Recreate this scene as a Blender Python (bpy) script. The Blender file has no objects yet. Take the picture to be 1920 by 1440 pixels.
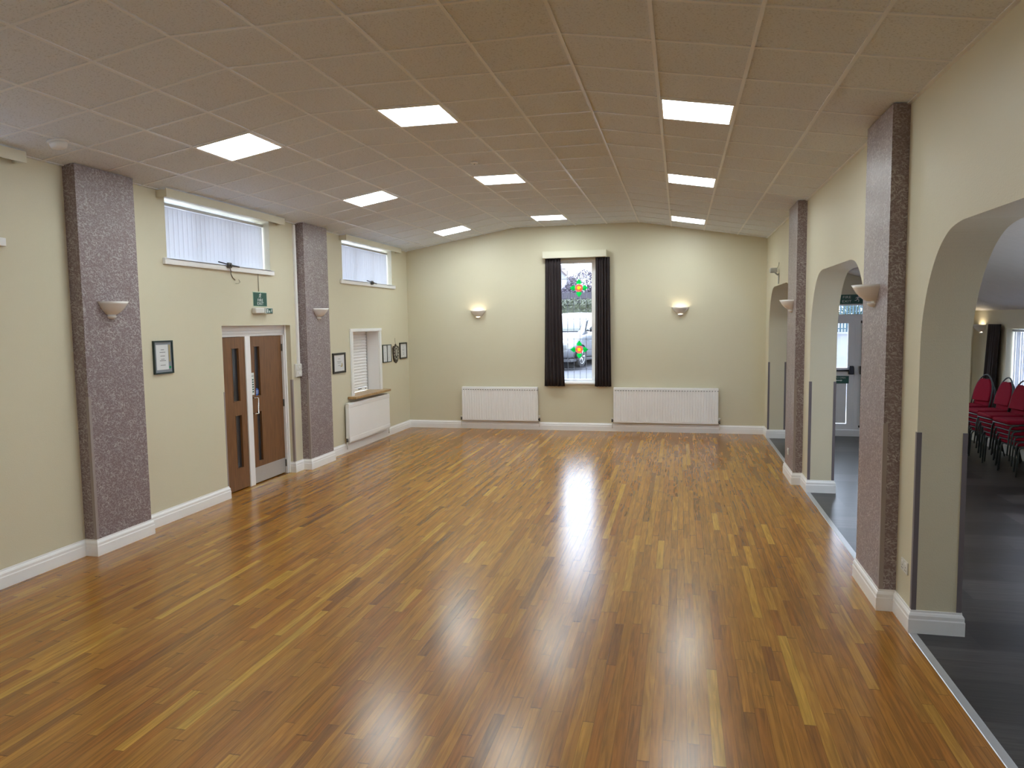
import bpy, bmesh, math, random
from mathutils import Vector, Matrix
random.seed(7)
SC = bpy.context.scene
COL = SC.collection
PI = math.pi

# ------------------------------------------------------------------ materials
def lin(c):
    return tuple((x/255/12.92 if x/255 <= .04045 else ((x/255+.055)/1.055)**2.4) for x in c)

def new_mat(name):
    m = bpy.data.materials.new(name); m.use_nodes = True
    nt = m.node_tree
    return m, nt, nt.nodes['Principled BSDF']

def N(nt, t, **kw):
    n = nt.nodes.new(t)
    for k, v in kw.items(): setattr(n, k, v)
    return n

def plain(name, col, rough=.5, metal=0., spec=.5, bump=0., bscale=200., var=0., vscale=3., emit=0., trans=0., coat=0.):
    """Principled material with a little procedural variation and bump."""
    m, nt, b = new_mat(name)
    c = tuple(col) + (1,)
    b.inputs['Base Color'].default_value = c
    b.inputs['Roughness'].default_value = rough
    b.inputs['Metallic'].default_value = metal
    b.inputs['Specular IOR Level'].default_value = spec
    b.inputs['Coat Weight'].default_value = coat
    if trans: b.inputs['Transmission Weight'].default_value = trans
    if emit:
        b.inputs['Emission Color'].default_value = c
        b.inputs['Emission Strength'].default_value = emit
    tc = N(nt, 'ShaderNodeTexCoord')
    if var:
        no = N(nt, 'ShaderNodeTexNoise'); no.inputs['Scale'].default_value = vscale; no.inputs['Detail'].default_value = 4
        nt.links.new(tc.outputs['Object'], no.inputs['Vector'])
        mp = N(nt, 'ShaderNodeMapRange'); mp.inputs[3].default_value = 1-var; mp.inputs[4].default_value = 1+var
        nt.links.new(no.outputs['Fac'], mp.inputs[0])
        mx = N(nt, 'ShaderNodeMix', data_type='RGBA', blend_type='MULTIPLY'); mx.inputs[0].default_value = 1
        mx.inputs[6].default_value = c
        nt.links.new(mp.outputs[0], mx.inputs[7]); nt.links.new(mx.outputs[2], b.inputs['Base Color'])
    if bump:
        no = N(nt, 'ShaderNodeTexNoise'); no.inputs['Scale'].default_value = bscale; no.inputs['Detail'].default_value = 3
        nt.links.new(tc.outputs['Object'], no.inputs['Vector'])
        bp = N(nt, 'ShaderNodeBump'); bp.inputs['Strength'].default_value = bump; bp.inputs['Distance'].default_value = .01
        nt.links.new(no.outputs['Fac'], bp.inputs['Height']); nt.links.new(bp.outputs[0], b.inputs['Normal'])
    return m

def math_node(nt, op, a, b=None, c=None):
    n = N(nt, 'ShaderNodeMath', operation=op)
    for i, v in enumerate((a, b, c)):
        if v is None: continue
        if isinstance(v, (int, float)): n.inputs[i].default_value = v
        else: nt.links.new(v, n.inputs[i])
    return n.outputs[0]

def board_floor(name, w, stops, len0, len1, rough, gapdark, grain=.22, coat=0., along='Y', spec=.5, bumpd=.0006, redden=(1., 1., 1.)):
    """Strip boards: rows across X, random lengths along Y, one tone per board, stretched grain."""
    m, nt, b = new_mat(name)
    L = nt.links.new
    tc = N(nt, 'ShaderNodeTexCoord'); sp = N(nt, 'ShaderNodeSeparateXYZ'); L(tc.outputs['Object'], sp.inputs[0])
    x, y = (sp.outputs[0], sp.outputs[1]) if along == 'Y' else (sp.outputs[1], sp.outputs[0])
    u = math_node(nt, 'DIVIDE', x, w)
    row = math_node(nt, 'FLOOR', u)
    fu = math_node(nt, 'FRACT', u)
    wn = N(nt, 'ShaderNodeTexWhiteNoise', noise_dimensions='1D'); L(row, wn.inputs['W'])
    ln = math_node(nt, 'MULTIPLY_ADD', wn.outputs['Value'], len1-len0, len0)
    sc = N(nt, 'ShaderNodeSeparateColor'); L(wn.outputs['Color'], sc.inputs[0])
    v = math_node(nt, 'ADD', math_node(nt, 'DIVIDE', y, ln), math_node(nt, 'MULTIPLY', sc.outputs[1], 17.3))
    # wobble so the joints are not evenly spaced
    v = math_node(nt, 'ADD', v, math_node(nt, 'MULTIPLY', math_node(nt, 'SINE', math_node(nt, 'MULTIPLY', v, 2.1)), .33))
    cell = math_node(nt, 'FLOOR', v); fv = math_node(nt, 'FRACT', v)
    cx = N(nt, 'ShaderNodeCombineXYZ'); L(row, cx.inputs[0]); L(cell, cx.inputs[1])
    w2 = N(nt, 'ShaderNodeTexWhiteNoise', noise_dimensions='2D'); L(cx.outputs[0], w2.inputs['Vector'])
    ramp = N(nt, 'ShaderNodeValToRGB')
    el = ramp.color_ramp.elements
    el[0].position, el[0].color = stops[0][0], (*stops[0][1], 1)
    el[1].position, el[1].color = stops[-1][0], (*stops[-1][1], 1)
    for p, c in stops[1:-1]:
        e = el.new(p); e.color = (*c, 1)
    L(w2.outputs['Value'], ramp.inputs[0])
    s3 = N(nt, 'ShaderNodeSeparateColor'); L(w2.outputs['Color'], s3.inputs[0])
    hue = N(nt, 'ShaderNodeMix', data_type='RGBA', blend_type='MULTIPLY'); hue.inputs[7].default_value = (*redden, 1)
    L(math_node(nt, 'POWER', s3.outputs[1], 2.), hue.inputs[0]); L(ramp.outputs[0], hue.inputs[6])
    # grain
    g = N(nt, 'ShaderNodeCombineXYZ')
    L(math_node(nt, 'MULTIPLY', x, 45.), g.inputs[0]); L(math_node(nt, 'MULTIPLY', y, 2.2), g.inputs[1])
    L(math_node(nt, 'MULTIPLY', w2.outputs['Value'], 40.), g.inputs[2])
    no = N(nt, 'ShaderNodeTexNoise'); no.inputs['Scale'].default_value = 1.; no.inputs['Detail'].default_value = 5; no.inputs['Distortion'].default_value = 1.2
    L(g.outputs[0], no.inputs['Vector'])
    mp = N(nt, 'ShaderNodeMapRange'); mp.inputs[1].default_value = .3; mp.inputs[2].default_value = .7
    mp.inputs[3].default_value = 1-grain; mp.inputs[4].default_value = 1+grain
    L(no.outputs['Fac'], mp.inputs[0])
    mx = N(nt, 'ShaderNodeMix', data_type='RGBA', blend_type='MULTIPLY'); mx.inputs[0].default_value = 1
    L(hue.outputs[2], mx.inputs[6]); L(mp.outputs[0], mx.inputs[7])
    # gaps
    eu = math_node(nt, 'ABSOLUTE', math_node(nt, 'SUBTRACT', fu, .5))
    gu = math_node(nt, 'GREATER_THAN', eu, .485)
    ev = math_node(nt, 'ABSOLUTE', math_node(nt, 'SUBTRACT', fv, .5))
    gv = math_node(nt, 'GREATER_THAN', ev, .497)
    gap = math_node(nt, 'MAXIMUM', gu, gv)
    dk = math_node(nt, 'MULTIPLY_ADD', gap, -gapdark, 1.)
    m2 = N(nt, 'ShaderNodeMix', data_type='RGBA', blend_type='MULTIPLY'); m2.inputs[0].default_value = 1
    L(mx.outputs[2], m2.inputs[6]); L(dk, m2.inputs[7])
    L(m2.outputs[2], b.inputs['Base Color'])
    b.inputs['Roughness'].default_value = rough; b.inputs['Specular IOR Level'].default_value = spec
    b.inputs['Coat Weight'].default_value = coat; b.inputs['Coat Roughness'].default_value = .12
    # gentle unevenness of the laid boards
    nb = N(nt, 'ShaderNodeTexNoise'); nb.inputs['Scale'].default_value = 5.; L(tc.outputs['Object'], nb.inputs['Vector'])
    h = math_node(nt, 'MULTIPLY_ADD', w2.outputs['Value'], .06, nb.outputs['Fac'])
    bp = N(nt, 'ShaderNodeBump'); bp.inputs['Strength'].default_value = .5; bp.inputs['Distance'].default_value = bumpd
    L(h, bp.inputs['Height']); L(bp.outputs[0], b.inputs['Normal']); L(bp.outputs[0], b.inputs['Coat Normal'])
    return m

def swirl_paper(name):
    """Mauve wallpaper with short pale curved brush strokes."""
    m, nt, b = new_mat(name); L = nt.links.new
    tc = N(nt, 'ShaderNodeTexCoord'); sp = N(nt, 'ShaderNodeSeparateXYZ'); L(tc.outputs['Object'], sp.inputs[0])
    u = math_node(nt, 'ADD', sp.outputs[0], sp.outputs[1])
    total = None
    for k, (scale, seed) in enumerate(((21., 0.), (26., 5.3), (32., 11.7), (40., 3.1), (47., 8.4))):
        cv = N(nt, 'ShaderNodeCombineXYZ')
        L(math_node(nt, 'MULTIPLY_ADD', u, scale, seed), cv.inputs[0]); L(math_node(nt, 'MULTIPLY', sp.outputs[2], scale), cv.inputs[1])
        vo = N(nt, 'ShaderNodeTexVoronoi', voronoi_dimensions='2D'); vo.inputs['Scale'].default_value = 1.
        L(cv.outputs[0], vo.inputs['Vector'])
        df = N(nt, 'ShaderNodeVectorMath', operation='SUBTRACT'); L(cv.outputs[0], df.inputs[0]); L(vo.outputs['Position'], df.inputs[1])
        s2 = N(nt, 'ShaderNodeSeparateXYZ'); L(df.outputs[0], s2.inputs[0])
        sc = N(nt, 'ShaderNodeSeparateColor'); L(vo.outputs['Color'], sc.inputs[0])
        ang = math_node(nt, 'MULTIPLY_ADD', sc.outputs[0], 2.4, -1.6)
        ca, sa = math_node(nt, 'COSINE', ang), math_node(nt, 'SINE', ang)
        p = math_node(nt, 'ADD', math_node(nt, 'MULTIPLY', s2.outputs[0], ca), math_node(nt, 'MULTIPLY', s2.outputs[1], sa))
        q = math_node(nt, 'SUBTRACT', math_node(nt, 'MULTIPLY', s2.outputs[1], ca), math_node(nt, 'MULTIPLY', s2.outputs[0], sa))
        q = math_node(nt, 'ADD', q, math_node(nt, 'MULTIPLY', math_node(nt, 'MULTIPLY', p, p), math_node(nt, 'MULTIPLY_ADD', sc.outputs[1], 2.4, -1.2)))
        st = N(nt, 'ShaderNodeMapRange', interpolation_type='SMOOTHSTEP'); st.inputs[1].default_value = .20; st.inputs[2].default_value = .0
        L(math_node(nt, 'ABSOLUTE', q), st.inputs[0])
        en = N(nt, 'ShaderNodeMapRange', interpolation_type='SMOOTHSTEP'); en.inputs[1].default_value = .52; en.inputs[2].default_value = .18
        L(math_node(nt, 'ABSOLUTE', p), en.inputs[0])
        s = math_node(nt, 'MULTIPLY', math_node(nt, 'MULTIPLY', st.outputs[0], en.outputs[0]), sc.outputs[2])
        total = s if total is None else math_node(nt, 'MAXIMUM', total, s)
    no = N(nt, 'ShaderNodeTexNoise'); no.inputs['Scale'].default_value = 9.; no.inputs['Detail'].default_value = 4; L(tc.outputs['Object'], no.inputs['Vector'])
    mp = N(nt, 'ShaderNodeMapRange'); mp.inputs[1].default_value = .35; mp.inputs[2].default_value = .62; mp.inputs[3].default_value = .45; mp.inputs[4].default_value = 1.
    L(no.outputs['Fac'], mp.inputs[0])
    f = math_node(nt, 'MULTIPLY', math_node(nt, 'MULTIPLY', total, mp.outputs[0]), .60)
    mx = N(nt, 'ShaderNodeMix', data_type='RGBA'); mx.inputs[6].default_value = (.212, .157, .166, 1); mx.inputs[7].default_value = (.74, .72, .73, 1)
    L(f, mx.inputs[0]); L(mx.outputs[2], b.inputs['Base Color'])
    b.inputs['Roughness'].default_value = .33; b.inputs['Specular IOR Level'].default_value = .55
    bp = N(nt, 'ShaderNodeBump'); bp.inputs['Strength'].default_value = .3; bp.inputs['Distance'].default_value = .002
    L(total, bp.inputs['Height']); L(bp.outputs[0], b.inputs['Normal'])
    return m

def tile_mat(name):
    m, nt, b = new_mat(name); L = nt.links.new
    tc = N(nt, 'ShaderNodeTexCoord')
    vo = N(nt, 'ShaderNodeTexNoise'); vo.inputs['Scale'].default_value = 75.; vo.inputs['Detail'].default_value = 3; L(tc.outputs['Object'], vo.inputs['Vector'])
    mp = N(nt, 'ShaderNodeMapRange'); mp.inputs[1].default_value = .33; mp.inputs[2].default_value = .45; mp.inputs[3].default_value = .80; mp.inputs[4].default_value = 1.
    L(vo.outputs['Fac'], mp.inputs[0])
    mx = N(nt, 'ShaderNodeMix', data_type='RGBA', blend_type='MULTIPLY'); mx.inputs[0].default_value = 1
    mx.inputs[6].default_value = (.74, .79, .87, 1); L(mp.outputs[0], mx.inputs[7]); L(mx.outputs[2], b.inputs['Base Color'])
    b.inputs['Roughness'].default_value = .9; b.inputs['Specular IOR Level'].default_value = .2
    bp = N(nt, 'ShaderNodeBump'); bp.inputs['Strength'].default_value = .35; bp.inputs['Distance'].default_value = .003
    L(vo.outputs['Fac'], bp.inputs['Height']); L(bp.outputs[0], b.inputs['Normal'])
    return m

def wood_mat(name, c0, c1, rough=.4, sx=6., sz=.6):
    m, nt, b = new_mat(name); L = nt.links.new
    tc = N(nt, 'ShaderNodeTexCoord'); mpp = N(nt, 'ShaderNodeMapping'); L(tc.outputs['Object'], mpp.inputs[0])
    mpp.inputs['Scale'].default_value = (sx*4, sx*4, sz*3)
    no = N(nt, 'ShaderNodeTexNoise'); no.inputs['Scale'].default_value = 1.5; no.inputs['Detail'].default_value = 6; no.inputs['Distortion'].default_value = 1.
    L(mpp.outputs[0], no.inputs['Vector'])
    rp = N(nt, 'ShaderNodeValToRGB'); rp.color_ramp.elements[0].position = .35; rp.color_ramp.elements[1].position = .68
    rp.color_ramp.elements[0].color = (*c0, 1); rp.color_ramp.elements[1].color = (*c1, 1)
    L(no.outputs['Fac'], rp.inputs[0]); L(rp.outputs[0], b.inputs['Base Color']); b.inputs['Roughness'].default_value = rough
    return m

def translucent(name, col, tr, rough=.6, var=0.):
    m, nt, b = new_mat(name); L = nt.links.new
    out = nt.nodes['Material Output']
    b.inputs['Base Color'].default_value = (*col, 1); b.inputs['Roughness'].default_value = rough
    t = N(nt, 'ShaderNodeBsdfTranslucent'); t.inputs[0].default_value = (*col, 1)
    ms = N(nt, 'ShaderNodeMixShader'); ms.inputs[0].default_value = tr
    L(b.outputs[0], ms.inputs[1]); L(t.outputs[0], ms.inputs[2]); L(ms.outputs[0], out.inputs[0])
    tc = N(nt, 'ShaderNodeTexCoord')
    no = N(nt, 'ShaderNodeTexNoise'); no.inputs['Scale'].default_value = 300.
    L(tc.outputs['Object'], no.inputs['Vector'])
    bp = N(nt, 'ShaderNodeBump'); bp.inputs['Strength'].default_value = .1; bp.inputs['Distance'].default_value = .001
    L(no.outputs['Fac'], bp.inputs['Height']); L(bp.outputs[0], b.inputs['Normal'])
    return m

def glass_mat(name, tint=(1, 1, 1), refl=.08):
    """Thin window glass: mostly clear, a mirror share by angle."""
    m, nt, b = new_mat(name); L = nt.links.new
    out = nt.nodes['Material Output']
    t = N(nt, 'ShaderNodeBsdfTransparent'); t.inputs[0].default_value = (*tint, 1)
    g = N(nt, 'ShaderNodeBsdfGlossy'); g.inputs['Roughness'].default_value = .02
    lw = N(nt, 'ShaderNodeLayerWeight'); lw.inputs[0].default_value = .5
    fr = math_node(nt, 'MULTIPLY_ADD', math_node(nt, 'POWER', lw.outputs['Facing'], 5.), .85, .03)
    ms = N(nt, 'ShaderNodeMixShader'); L(fr, ms.inputs[0]); L(t.outputs[0], ms.inputs[1]); L(g.outputs[0], ms.inputs[2])
    L(ms.outputs[0], out.inputs[0])
    nt.nodes.remove(b)
    return m

def emit_mat(name, col, strength):
    m, nt, b = new_mat(name)
    b.inputs['Base Color'].default_value = (.8, .8, .8, 1)
    b.inputs['Emission Color'].default_value = (*col, 1); b.inputs['Emission Strength'].default_value = strength
    return m

M = {}
M['wall'] = plain('cream_paint', (.690, .642, .490), .42, spec=.35, bump=.12, bscale=120, var=.02, vscale=1.5)
M['tile'] = tile_mat('ceiling_tile')
M['grid'] = plain('ceiling_bar_paint', (.80, .83, .89), .32, var=.03)
M['paper'] = swirl_paper('mauve_swirl_wallpaper')
M['white'] = plain('white_gloss_paint', (.91, .91, .92), .3, var=.02)
M['whitewood'] = plain('white_frame_paint', (.90, .90, .92), .35, var=.02)
M['cream'] = plain('cream_woodwork', (.74, .71, .57), .4, var=.03)
M['rad'] = plain('radiator_enamel', (.92, .915, .92), .32, var=.02)
M['pvc'] = plain('white_pvc', (.80, .81, .87), .3, var=.02)
M['guard'] = plain('grey_guard', (.17, .15, .165), .4, var=.05)
M['guardp'] = plain('mauve_grey_guard', (.34, .29, .28), .4, var=.05)
M['alu'] = plain('brushed_aluminium', (.62, .62, .63), .38, metal=.8, var=.05, vscale=30)
M['chrome'] = plain('chrome', (.8, .8, .8), .15, metal=1., var=.02)
M['door'] = wood_mat('door_veneer', (.150, .066, .025), (.222, .100, .037), .35)
M['oak'] = wood_mat('oak_sill', (.33, .19, .07), (.50, .31, .13), .3, sx=3)
M['darkwood'] = wood_mat('dark_wood', (.02, .013, .01), (.05, .03, .02), .3)
M['black'] = plain('black_frame', (.012, .012, .012), .35, var=.1)
M['greenblack'] = plain('dark_green_frame', (.012, .03, .028), .35, var=.1)
M['print'] = plain('paper_print', (.72, .74, .76), .3, var=.03)
M['mount'] = plain('grey_blue_mount', (.25, .28, .32), .4, var=.03)
M['mountw'] = plain('white_mount', (.75, .75, .75), .4, var=.02)
M['ink'] = plain('grey_ink', (.25, .26, .27), .6, var=.1)
M['inkd'] = plain('dark_ink', (.05, .06, .06), .6, var=.1)
M['silver'] = plain('silver_plate', (.6, .6, .58), .3, metal=.7, var=.1, vscale=40)
M['gold'] = plain('gold_print', (.45, .36, .16), .5, var=.1)
M['green'] = plain('sign_green', (.003, .075, .050), .35, var=.04)
M['signw'] = plain('sign_white', (.75, .80, .78), .4, var=.02)
M['signedge'] = plain('sign_pale_edge', (.55, .68, .52), .4, var=.02)
M['blue'] = plain('blue_disc', (.02, .10, .42), .3, var=.1)
M['curtain'] = plain('dark_plum_curtain', (.034, .024, .026), .75, bump=.3, bscale=400, var=.15, vscale=8)
M['blind'] = translucent('white_blind_fabric', (.80, .81, .85), .26)
M['glass'] = glass_mat('window_glass', (.96, .98, 1.))
M['darkglass'] = plain('wired_dark_glass', (.035, .035, .04), .12, var=.15, vscale=40)
M['panel'] = emit_mat('light_diffuser', (.87, .965, .975), 26.)
M['bulb'] = emit_mat('lamp_bulb', (1., .84, .60), 60.)
M['ceramic'] = plain('glazed_ceramic', (.84, .82, .80), .22, var=.02, coat=.3)
M['plastic'] = plain('white_plastic', (.72, .71, .67), .4, var=.02)
M['greyplastic'] = plain('grey_plastic', (.50, .52, .50), .4, var=.03)
M['smoke'] = plain('detector_plastic', (.82, .82, .82), .4, var=.02)
M['blackmetal'] = plain('black_bar_metal', (.02, .02, .03), .35, metal=.3, var=.1)
M['steel'] = plain('dull_steel', (.12, .115, .11), .4, metal=.6, var=.1)
M['red'] = plain('crimson_fabric', (.34, .009, .034), .85, bump=.4, bscale=500, var=.18, vscale=60, spec=.2)
M['frame'] = plain('hammered_grey_frame', (.075, .085, .085), .32, metal=.5, bump=.2, bscale=300, var=.1)
M['lead'] = plain('lead_came', (.16, .17, .21), .5, var=.1)
M['leaf'] = translucent('green_leaded_leaf', (.02, .62, .20), .75)
M['petal'] = translucent('red_leaded_disc', (.90, .09, .05), .75)
M['yolk'] = translucent('yellow_leaded_centre', (.95, .80, .05), .75)
M['annexceil'] = plain('stippled_ceiling', (.74, .72, .70), .6, bump=.6, bscale=22, var=.05, vscale=5)
M['cable'] = plain('cable_sheath', (.45, .43, .33), .5, var=.05)
M['cord'] = plain('dark_cord', (.10, .08, .05), .6, var=.1)
M['corr'] = plain('corridor_paint', (.30, .28, .24), .6, var=.05)
M['floor'] = board_floor('oak_strip_floor', .060, [(0., (.200, .082, .015)), (.05, (.272, .115, .017)), (.35, (.318, .138, .019)), (.70, (.348, .158, .021)), (.93, (.378, .182, .025)), (1., (.47, .258, .036))], .6, 1.7, .23, .5, grain=.30, coat=.0, spec=.5, redden=(.92, .80, .74))
M['lino'] = board_floor('grey_vinyl_plank', .46, [(0., (.016, .014, .0135)), (.5, (.034, .030, .029)), (1., (.075, .066, .063))], .5, 1.0, .32, .35, grain=.45, along='X', bumpd=.0004, spec=.4)
# outdoors
M['tarmac'] = plain('tarmac', (.062, .062, .072), .85, var=.2, vscale=2, bump=.3, bscale=60)
M['hedge'] = plain('hedge_leaf', (.042, .049, .023), .6, var=.5, vscale=4)
M['twig'] = plain('bare_twig', (.085, .070, .090), .8, var=.3, vscale=5)
M['boardfence'] = plain('weathered_fence', (.044, .038, .045), .8, var=.25, vscale=3)
M['render'] = plain('house_render', (.26, .255, .255), .8, var=.05)
M['roof'] = plain('roof_tile', (.10, .075, .07), .8, var=.2, vscale=3)
M['pane'] = plain('house_window', (.10, .12, .16), .1, var=.05)
M['carpaint'] = plain('silver_car_paint', (.14, .145, .16), .22, metal=.5, coat=.6, var=.01)
M['carglass'] = plain('car_glass', (.10, .115, .125), .04, spec=.9, var=.02)
M['tyre'] = plain('tyre_rubber', (.015, .015, .016), .8, var=.1)
M['cardark'] = plain('car_black_trim', (.015, .016, .02), .45, var=.1)
M['lamp'] = plain('headlamp_glass', (.55, .58, .62), .08, var=.05)
M['railgreen'] = plain('green_railing', (.014, .045, .062), .5, var=.1)
M['tree'] = plain('tree_leaf', (.04, .06, .022), .6, var=.5, vscale=3)

# ------------------------------------------------------------------ mesh helpers
class MB:
    """Collects shapes; build() links them as ONE mesh object."""
    def __init__(s): s.bm = bmesh.new(); s.mats = []; s.cur = 0
    def use(s, mat):
        if mat not in s.mats: s.mats.append(mat)
        s.cur = s.mats.index(mat); return s
    def _tag(s, faces, smooth=False):
        for f in faces: f.material_index = s.cur; f.smooth = smooth
    def box(s, x0, x1, y0, y1, z0, z1, bevel=0., seg=2):
        vs = [s.bm.verts.new((x, y, z)) for x in (x0, x1) for y in (y0, y1) for z in (z0, z1)]
        idx = ((0, 1, 3, 2), (4, 6, 7, 5), (0, 4, 5, 1), (2, 3, 7, 6), (0, 2, 6, 4), (1, 5, 7, 3))
        fs = [s.bm.faces.new([vs[i] for i in q]) for q in idx]
        s._tag(fs)
        if bevel:
            es = list({e for f in fs for e in f.edges})
            r = bmesh.ops.bevel(s.bm, geom=es, offset=bevel, segments=seg, affect='EDGES', profile=.5)
            s._tag(r['faces'], seg > 1)
        return s
    def quad(s, pts):
        f = s.bm.faces.new([s.bm.verts.new(p) for p in pts]); s._tag([f]); return s
    def prism(s, poly, d0, d1, axis='y', smooth=False):
        """poly of 2D points extruded; axis y: (x,z), x: (y,z), z: (x,y)."""
        def P(p, d): return (p[0], d, p[1]) if axis == 'y' else ((d, p[0], p[1]) if axis == 'x' else (p[0], p[1], d))
        a = [s.bm.verts.new(P(p, d0)) for p in poly]; b = [s.bm.verts.new(P(p, d1)) for p in poly]
        n = len(poly)
        fs = [s.bm.faces.new(a), s.bm.faces.new(b[::-1])]
        s._tag(fs)
        sd = [s.bm.faces.new((a[i], b[i], b[(i+1) % n], a[(i+1) % n])) for i in range(n)]
        s._tag(sd, smooth)
        return s
    def rings(s, rings, closed=True, caps=True, smooth=True):
        vr = [[s.bm.verts.new(p) for p in r] for r in rings]
        n = len(vr[0]); fs = []
        for a, b in zip(vr[:-1], vr[1:]):
            for i in range(n if closed else n-1):
                j = (i+1) % n
                fs.append(s.bm.faces.new((a[i], a[j], b[j], b[i])))
        s._tag(fs, smooth)
        if caps and closed:
            s._tag([s.bm.faces.new(vr[0][::-1]), s.bm.faces.new(vr[-1])])
        return s
    def tube(s, pts, r, segs=8, closed=False):
        pts = [Vector(p) for p in pts]; n = len(pts)
        R = r if isinstance(r, (list, tuple)) else [r]*n
        up = Vector((0, 0, 1)); rings = []
        prev = None
        for i, p in enumerate(pts):
            if closed: t = (pts[(i+1) % n]-pts[i-1])
            else: t = pts[min(i+1, n-1)]-pts[max(i-1, 0)]
            t.normalize()
            if prev is None:
                a = up if abs(t.dot(up)) < .9 else Vector((1, 0, 0))
                u = t.cross(a).normalized()
            else:
                u = (prev - t*prev.dot(t)).normalized()
            prev = u; v = t.cross(u)
            rings.append([tuple(p + (u*math.cos(2*PI*k/segs) + v*math.sin(2*PI*k/segs))*R[i]) for k in range(segs)])
        if closed: rings.append(rings[0])
        return s.rings(rings, caps=not closed)
    def lathe(s, prof, segs=24, a0=0., a1=2*PI, center=(0, 0, 0), axis='z'):
        full = abs(a1-a0-2*PI) < 1e-6
        rings = []
        for r, h in prof:
            ring = []
            for k in range(segs if full else segs+1):
                a = a0+(a1-a0)*k/segs
                c, d = r*math.cos(a), r*math.sin(a)
                p = (c, d, h) if axis == 'z' else ((h, c, d) if axis == 'x' else (c, h, d))
                ring.append((p[0]+center[0], p[1]+center[1], p[2]+center[2]))
            rings.append(ring)
        return s.rings(rings, closed=full, caps=full)
    def cyl(s, c, r, h, axis='z', segs=20):
        return s.lathe([(r, -h/2), (r, h/2)], segs, center=c, axis=axis)
    def ball(s, c, r, seg=12, scale=(1, 1, 1), jitter=0.):
        g = bmesh.ops.create_icosphere(s.bm, subdivisions=seg, radius=1.)
        for v in g['verts']:
            k = 1+random.uniform(-jitter, jitter)
            v.co = Vector((c[0]+v.co.x*r*scale[0]*k, c[1]+v.co.y*r*scale[1]*k, c[2]+v.co.z*r*scale[2]*k))
        s._tag({f for v in g['verts'] for f in v.link_faces}, True)
        return s
    def build(s, name, mat=None, parent=None, loc=(0, 0, 0), rot=(0, 0, 0), clean=True):
        if clean: bmesh.ops.recalc_face_normals(s.bm, faces=s.bm.faces[:])
        me = bpy.data.meshes.new(name); s.bm.to_mesh(me); s.bm.free()
        for m in (s.mats or [mat]): me.materials.append(M[m])
        o = bpy.data.objects.new(name, me); COL.objects.link(o)
        if parent: o.parent = parent
        o.location = loc; o.rotation_euler = rot
        return o

def tag(o, label, cat=None, group=None, kind=None):
    o['label'] = label
    if cat: o['category'] = cat
    if group: o['group'] = group
    if kind: o['kind'] = kind
    return o
def empty(name, loc=(0, 0, 0), rz=0., rot=None):
    o = bpy.data.objects.new(name, None); COL.objects.link(o)
    o.location = loc; o.rotation_euler = rot or (0, 0, rz); o.empty_display_size = .1
    return o
def thing(name, label, cat, loc=(0, 0, 0), rz=0., group=None, rot=None, kind=None):
    return tag(empty(name, loc, rz, rot), label, cat, group, kind)
def text(name, body, size, mat, parent, loc, rot=(PI/2, 0, 0), align='CENTER', sx=1.):
    cu = bpy.data.curves.new(name, 'FONT'); cu.body = body; cu.size = size; cu.extrude = .0008
    cu.align_x = align; cu.align_y = 'CENTER'; cu.space_character = 1.05
    cu.materials.append(M[mat])
    tmp = bpy.data.objects.new(name+'_curve', cu); COL.objects.link(tmp)
    me = bpy.data.meshes.new_from_object(tmp); bpy.data.objects.remove(tmp); bpy.data.curves.remove(cu)
    o = bpy.data.objects.new(name, me); COL.objects.link(o); o.parent = parent
    o.location = loc; o.rotation_euler = rot; o.scale = (sx, 1, 1)
    return o
def copy_tree(o, parent=None):
    c = o.copy(); COL.objects.link(c)
    if parent: c.parent = parent
    for ch in [x for x in bpy.data.objects if x.parent == o]: copy_tree(ch, c)
    return c
LEFT, FAR, RIGHT = PI/2, 0., -PI/2      # local x = right, -y = out of the wall, z = up

# ------------------------------------------------------------------ shell
YF, XR, XA = 14.09, 6.945, 7.245          # far wall, arcade wall faces
YB = -2.4
def wall_holes(name, axis, f0, f1, u0, u1, v0, v1, holes, mat, label):
    us = sorted({u0, u1, *[h[0] for h in holes], *[h[1] for h in holes]}); vs = sorted({v0, v1, *[h[2] for h in holes], *[h[3] for h in holes]})
    def solid(i, j):
        if i < 0 or j < 0 or i >= len(us)-1 or j >= len(vs)-1: return False
        a, b = (us[i]+us[i+1])/2, (vs[j]+vs[j+1])/2
        return not any(h[0] < a < h[1] and h[2] < b < h[3] for h in holes)
    mb = MB().use(mat)
    def P(f, u, v): return (f, u, v) if axis == 'x' else (u, f, v)
    for i in range(len(us)-1):
        for j in range(len(vs)-1):
            if not solid(i, j): continue
            a, b, c, d = us[i], us[i+1], vs[j], vs[j+1]
            for f in (f0, f1): mb.quad([P(f, a, c), P(f, b, c), P(f, b, d), P(f, a, d)])
            if not solid(i-1, j): mb.quad([P(f0, a, c), P(f1, a, c), P(f1, a, d), P(f0, a, d)])
            if not solid(i+1, j): mb.quad([P(f0, b, c), P(f1, b, c), P(f1, b, d), P(f0, b, d)])
            if not solid(i, j-1): mb.quad([P(f0, a, c), P(f1, a, c), P(f1, b, c), P(f0, b, c)])
            if not solid(i, j+1): mb.quad([P(f0, a, d), P(f1, a, d), P(f1, b, d), P(f0, b, d)])
    bmesh.ops.remove_doubles(mb.bm, verts=mb.bm.verts[:], dist=1e-5)
    return tag(mb.build(name), label, None, None, 'structure')

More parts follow.
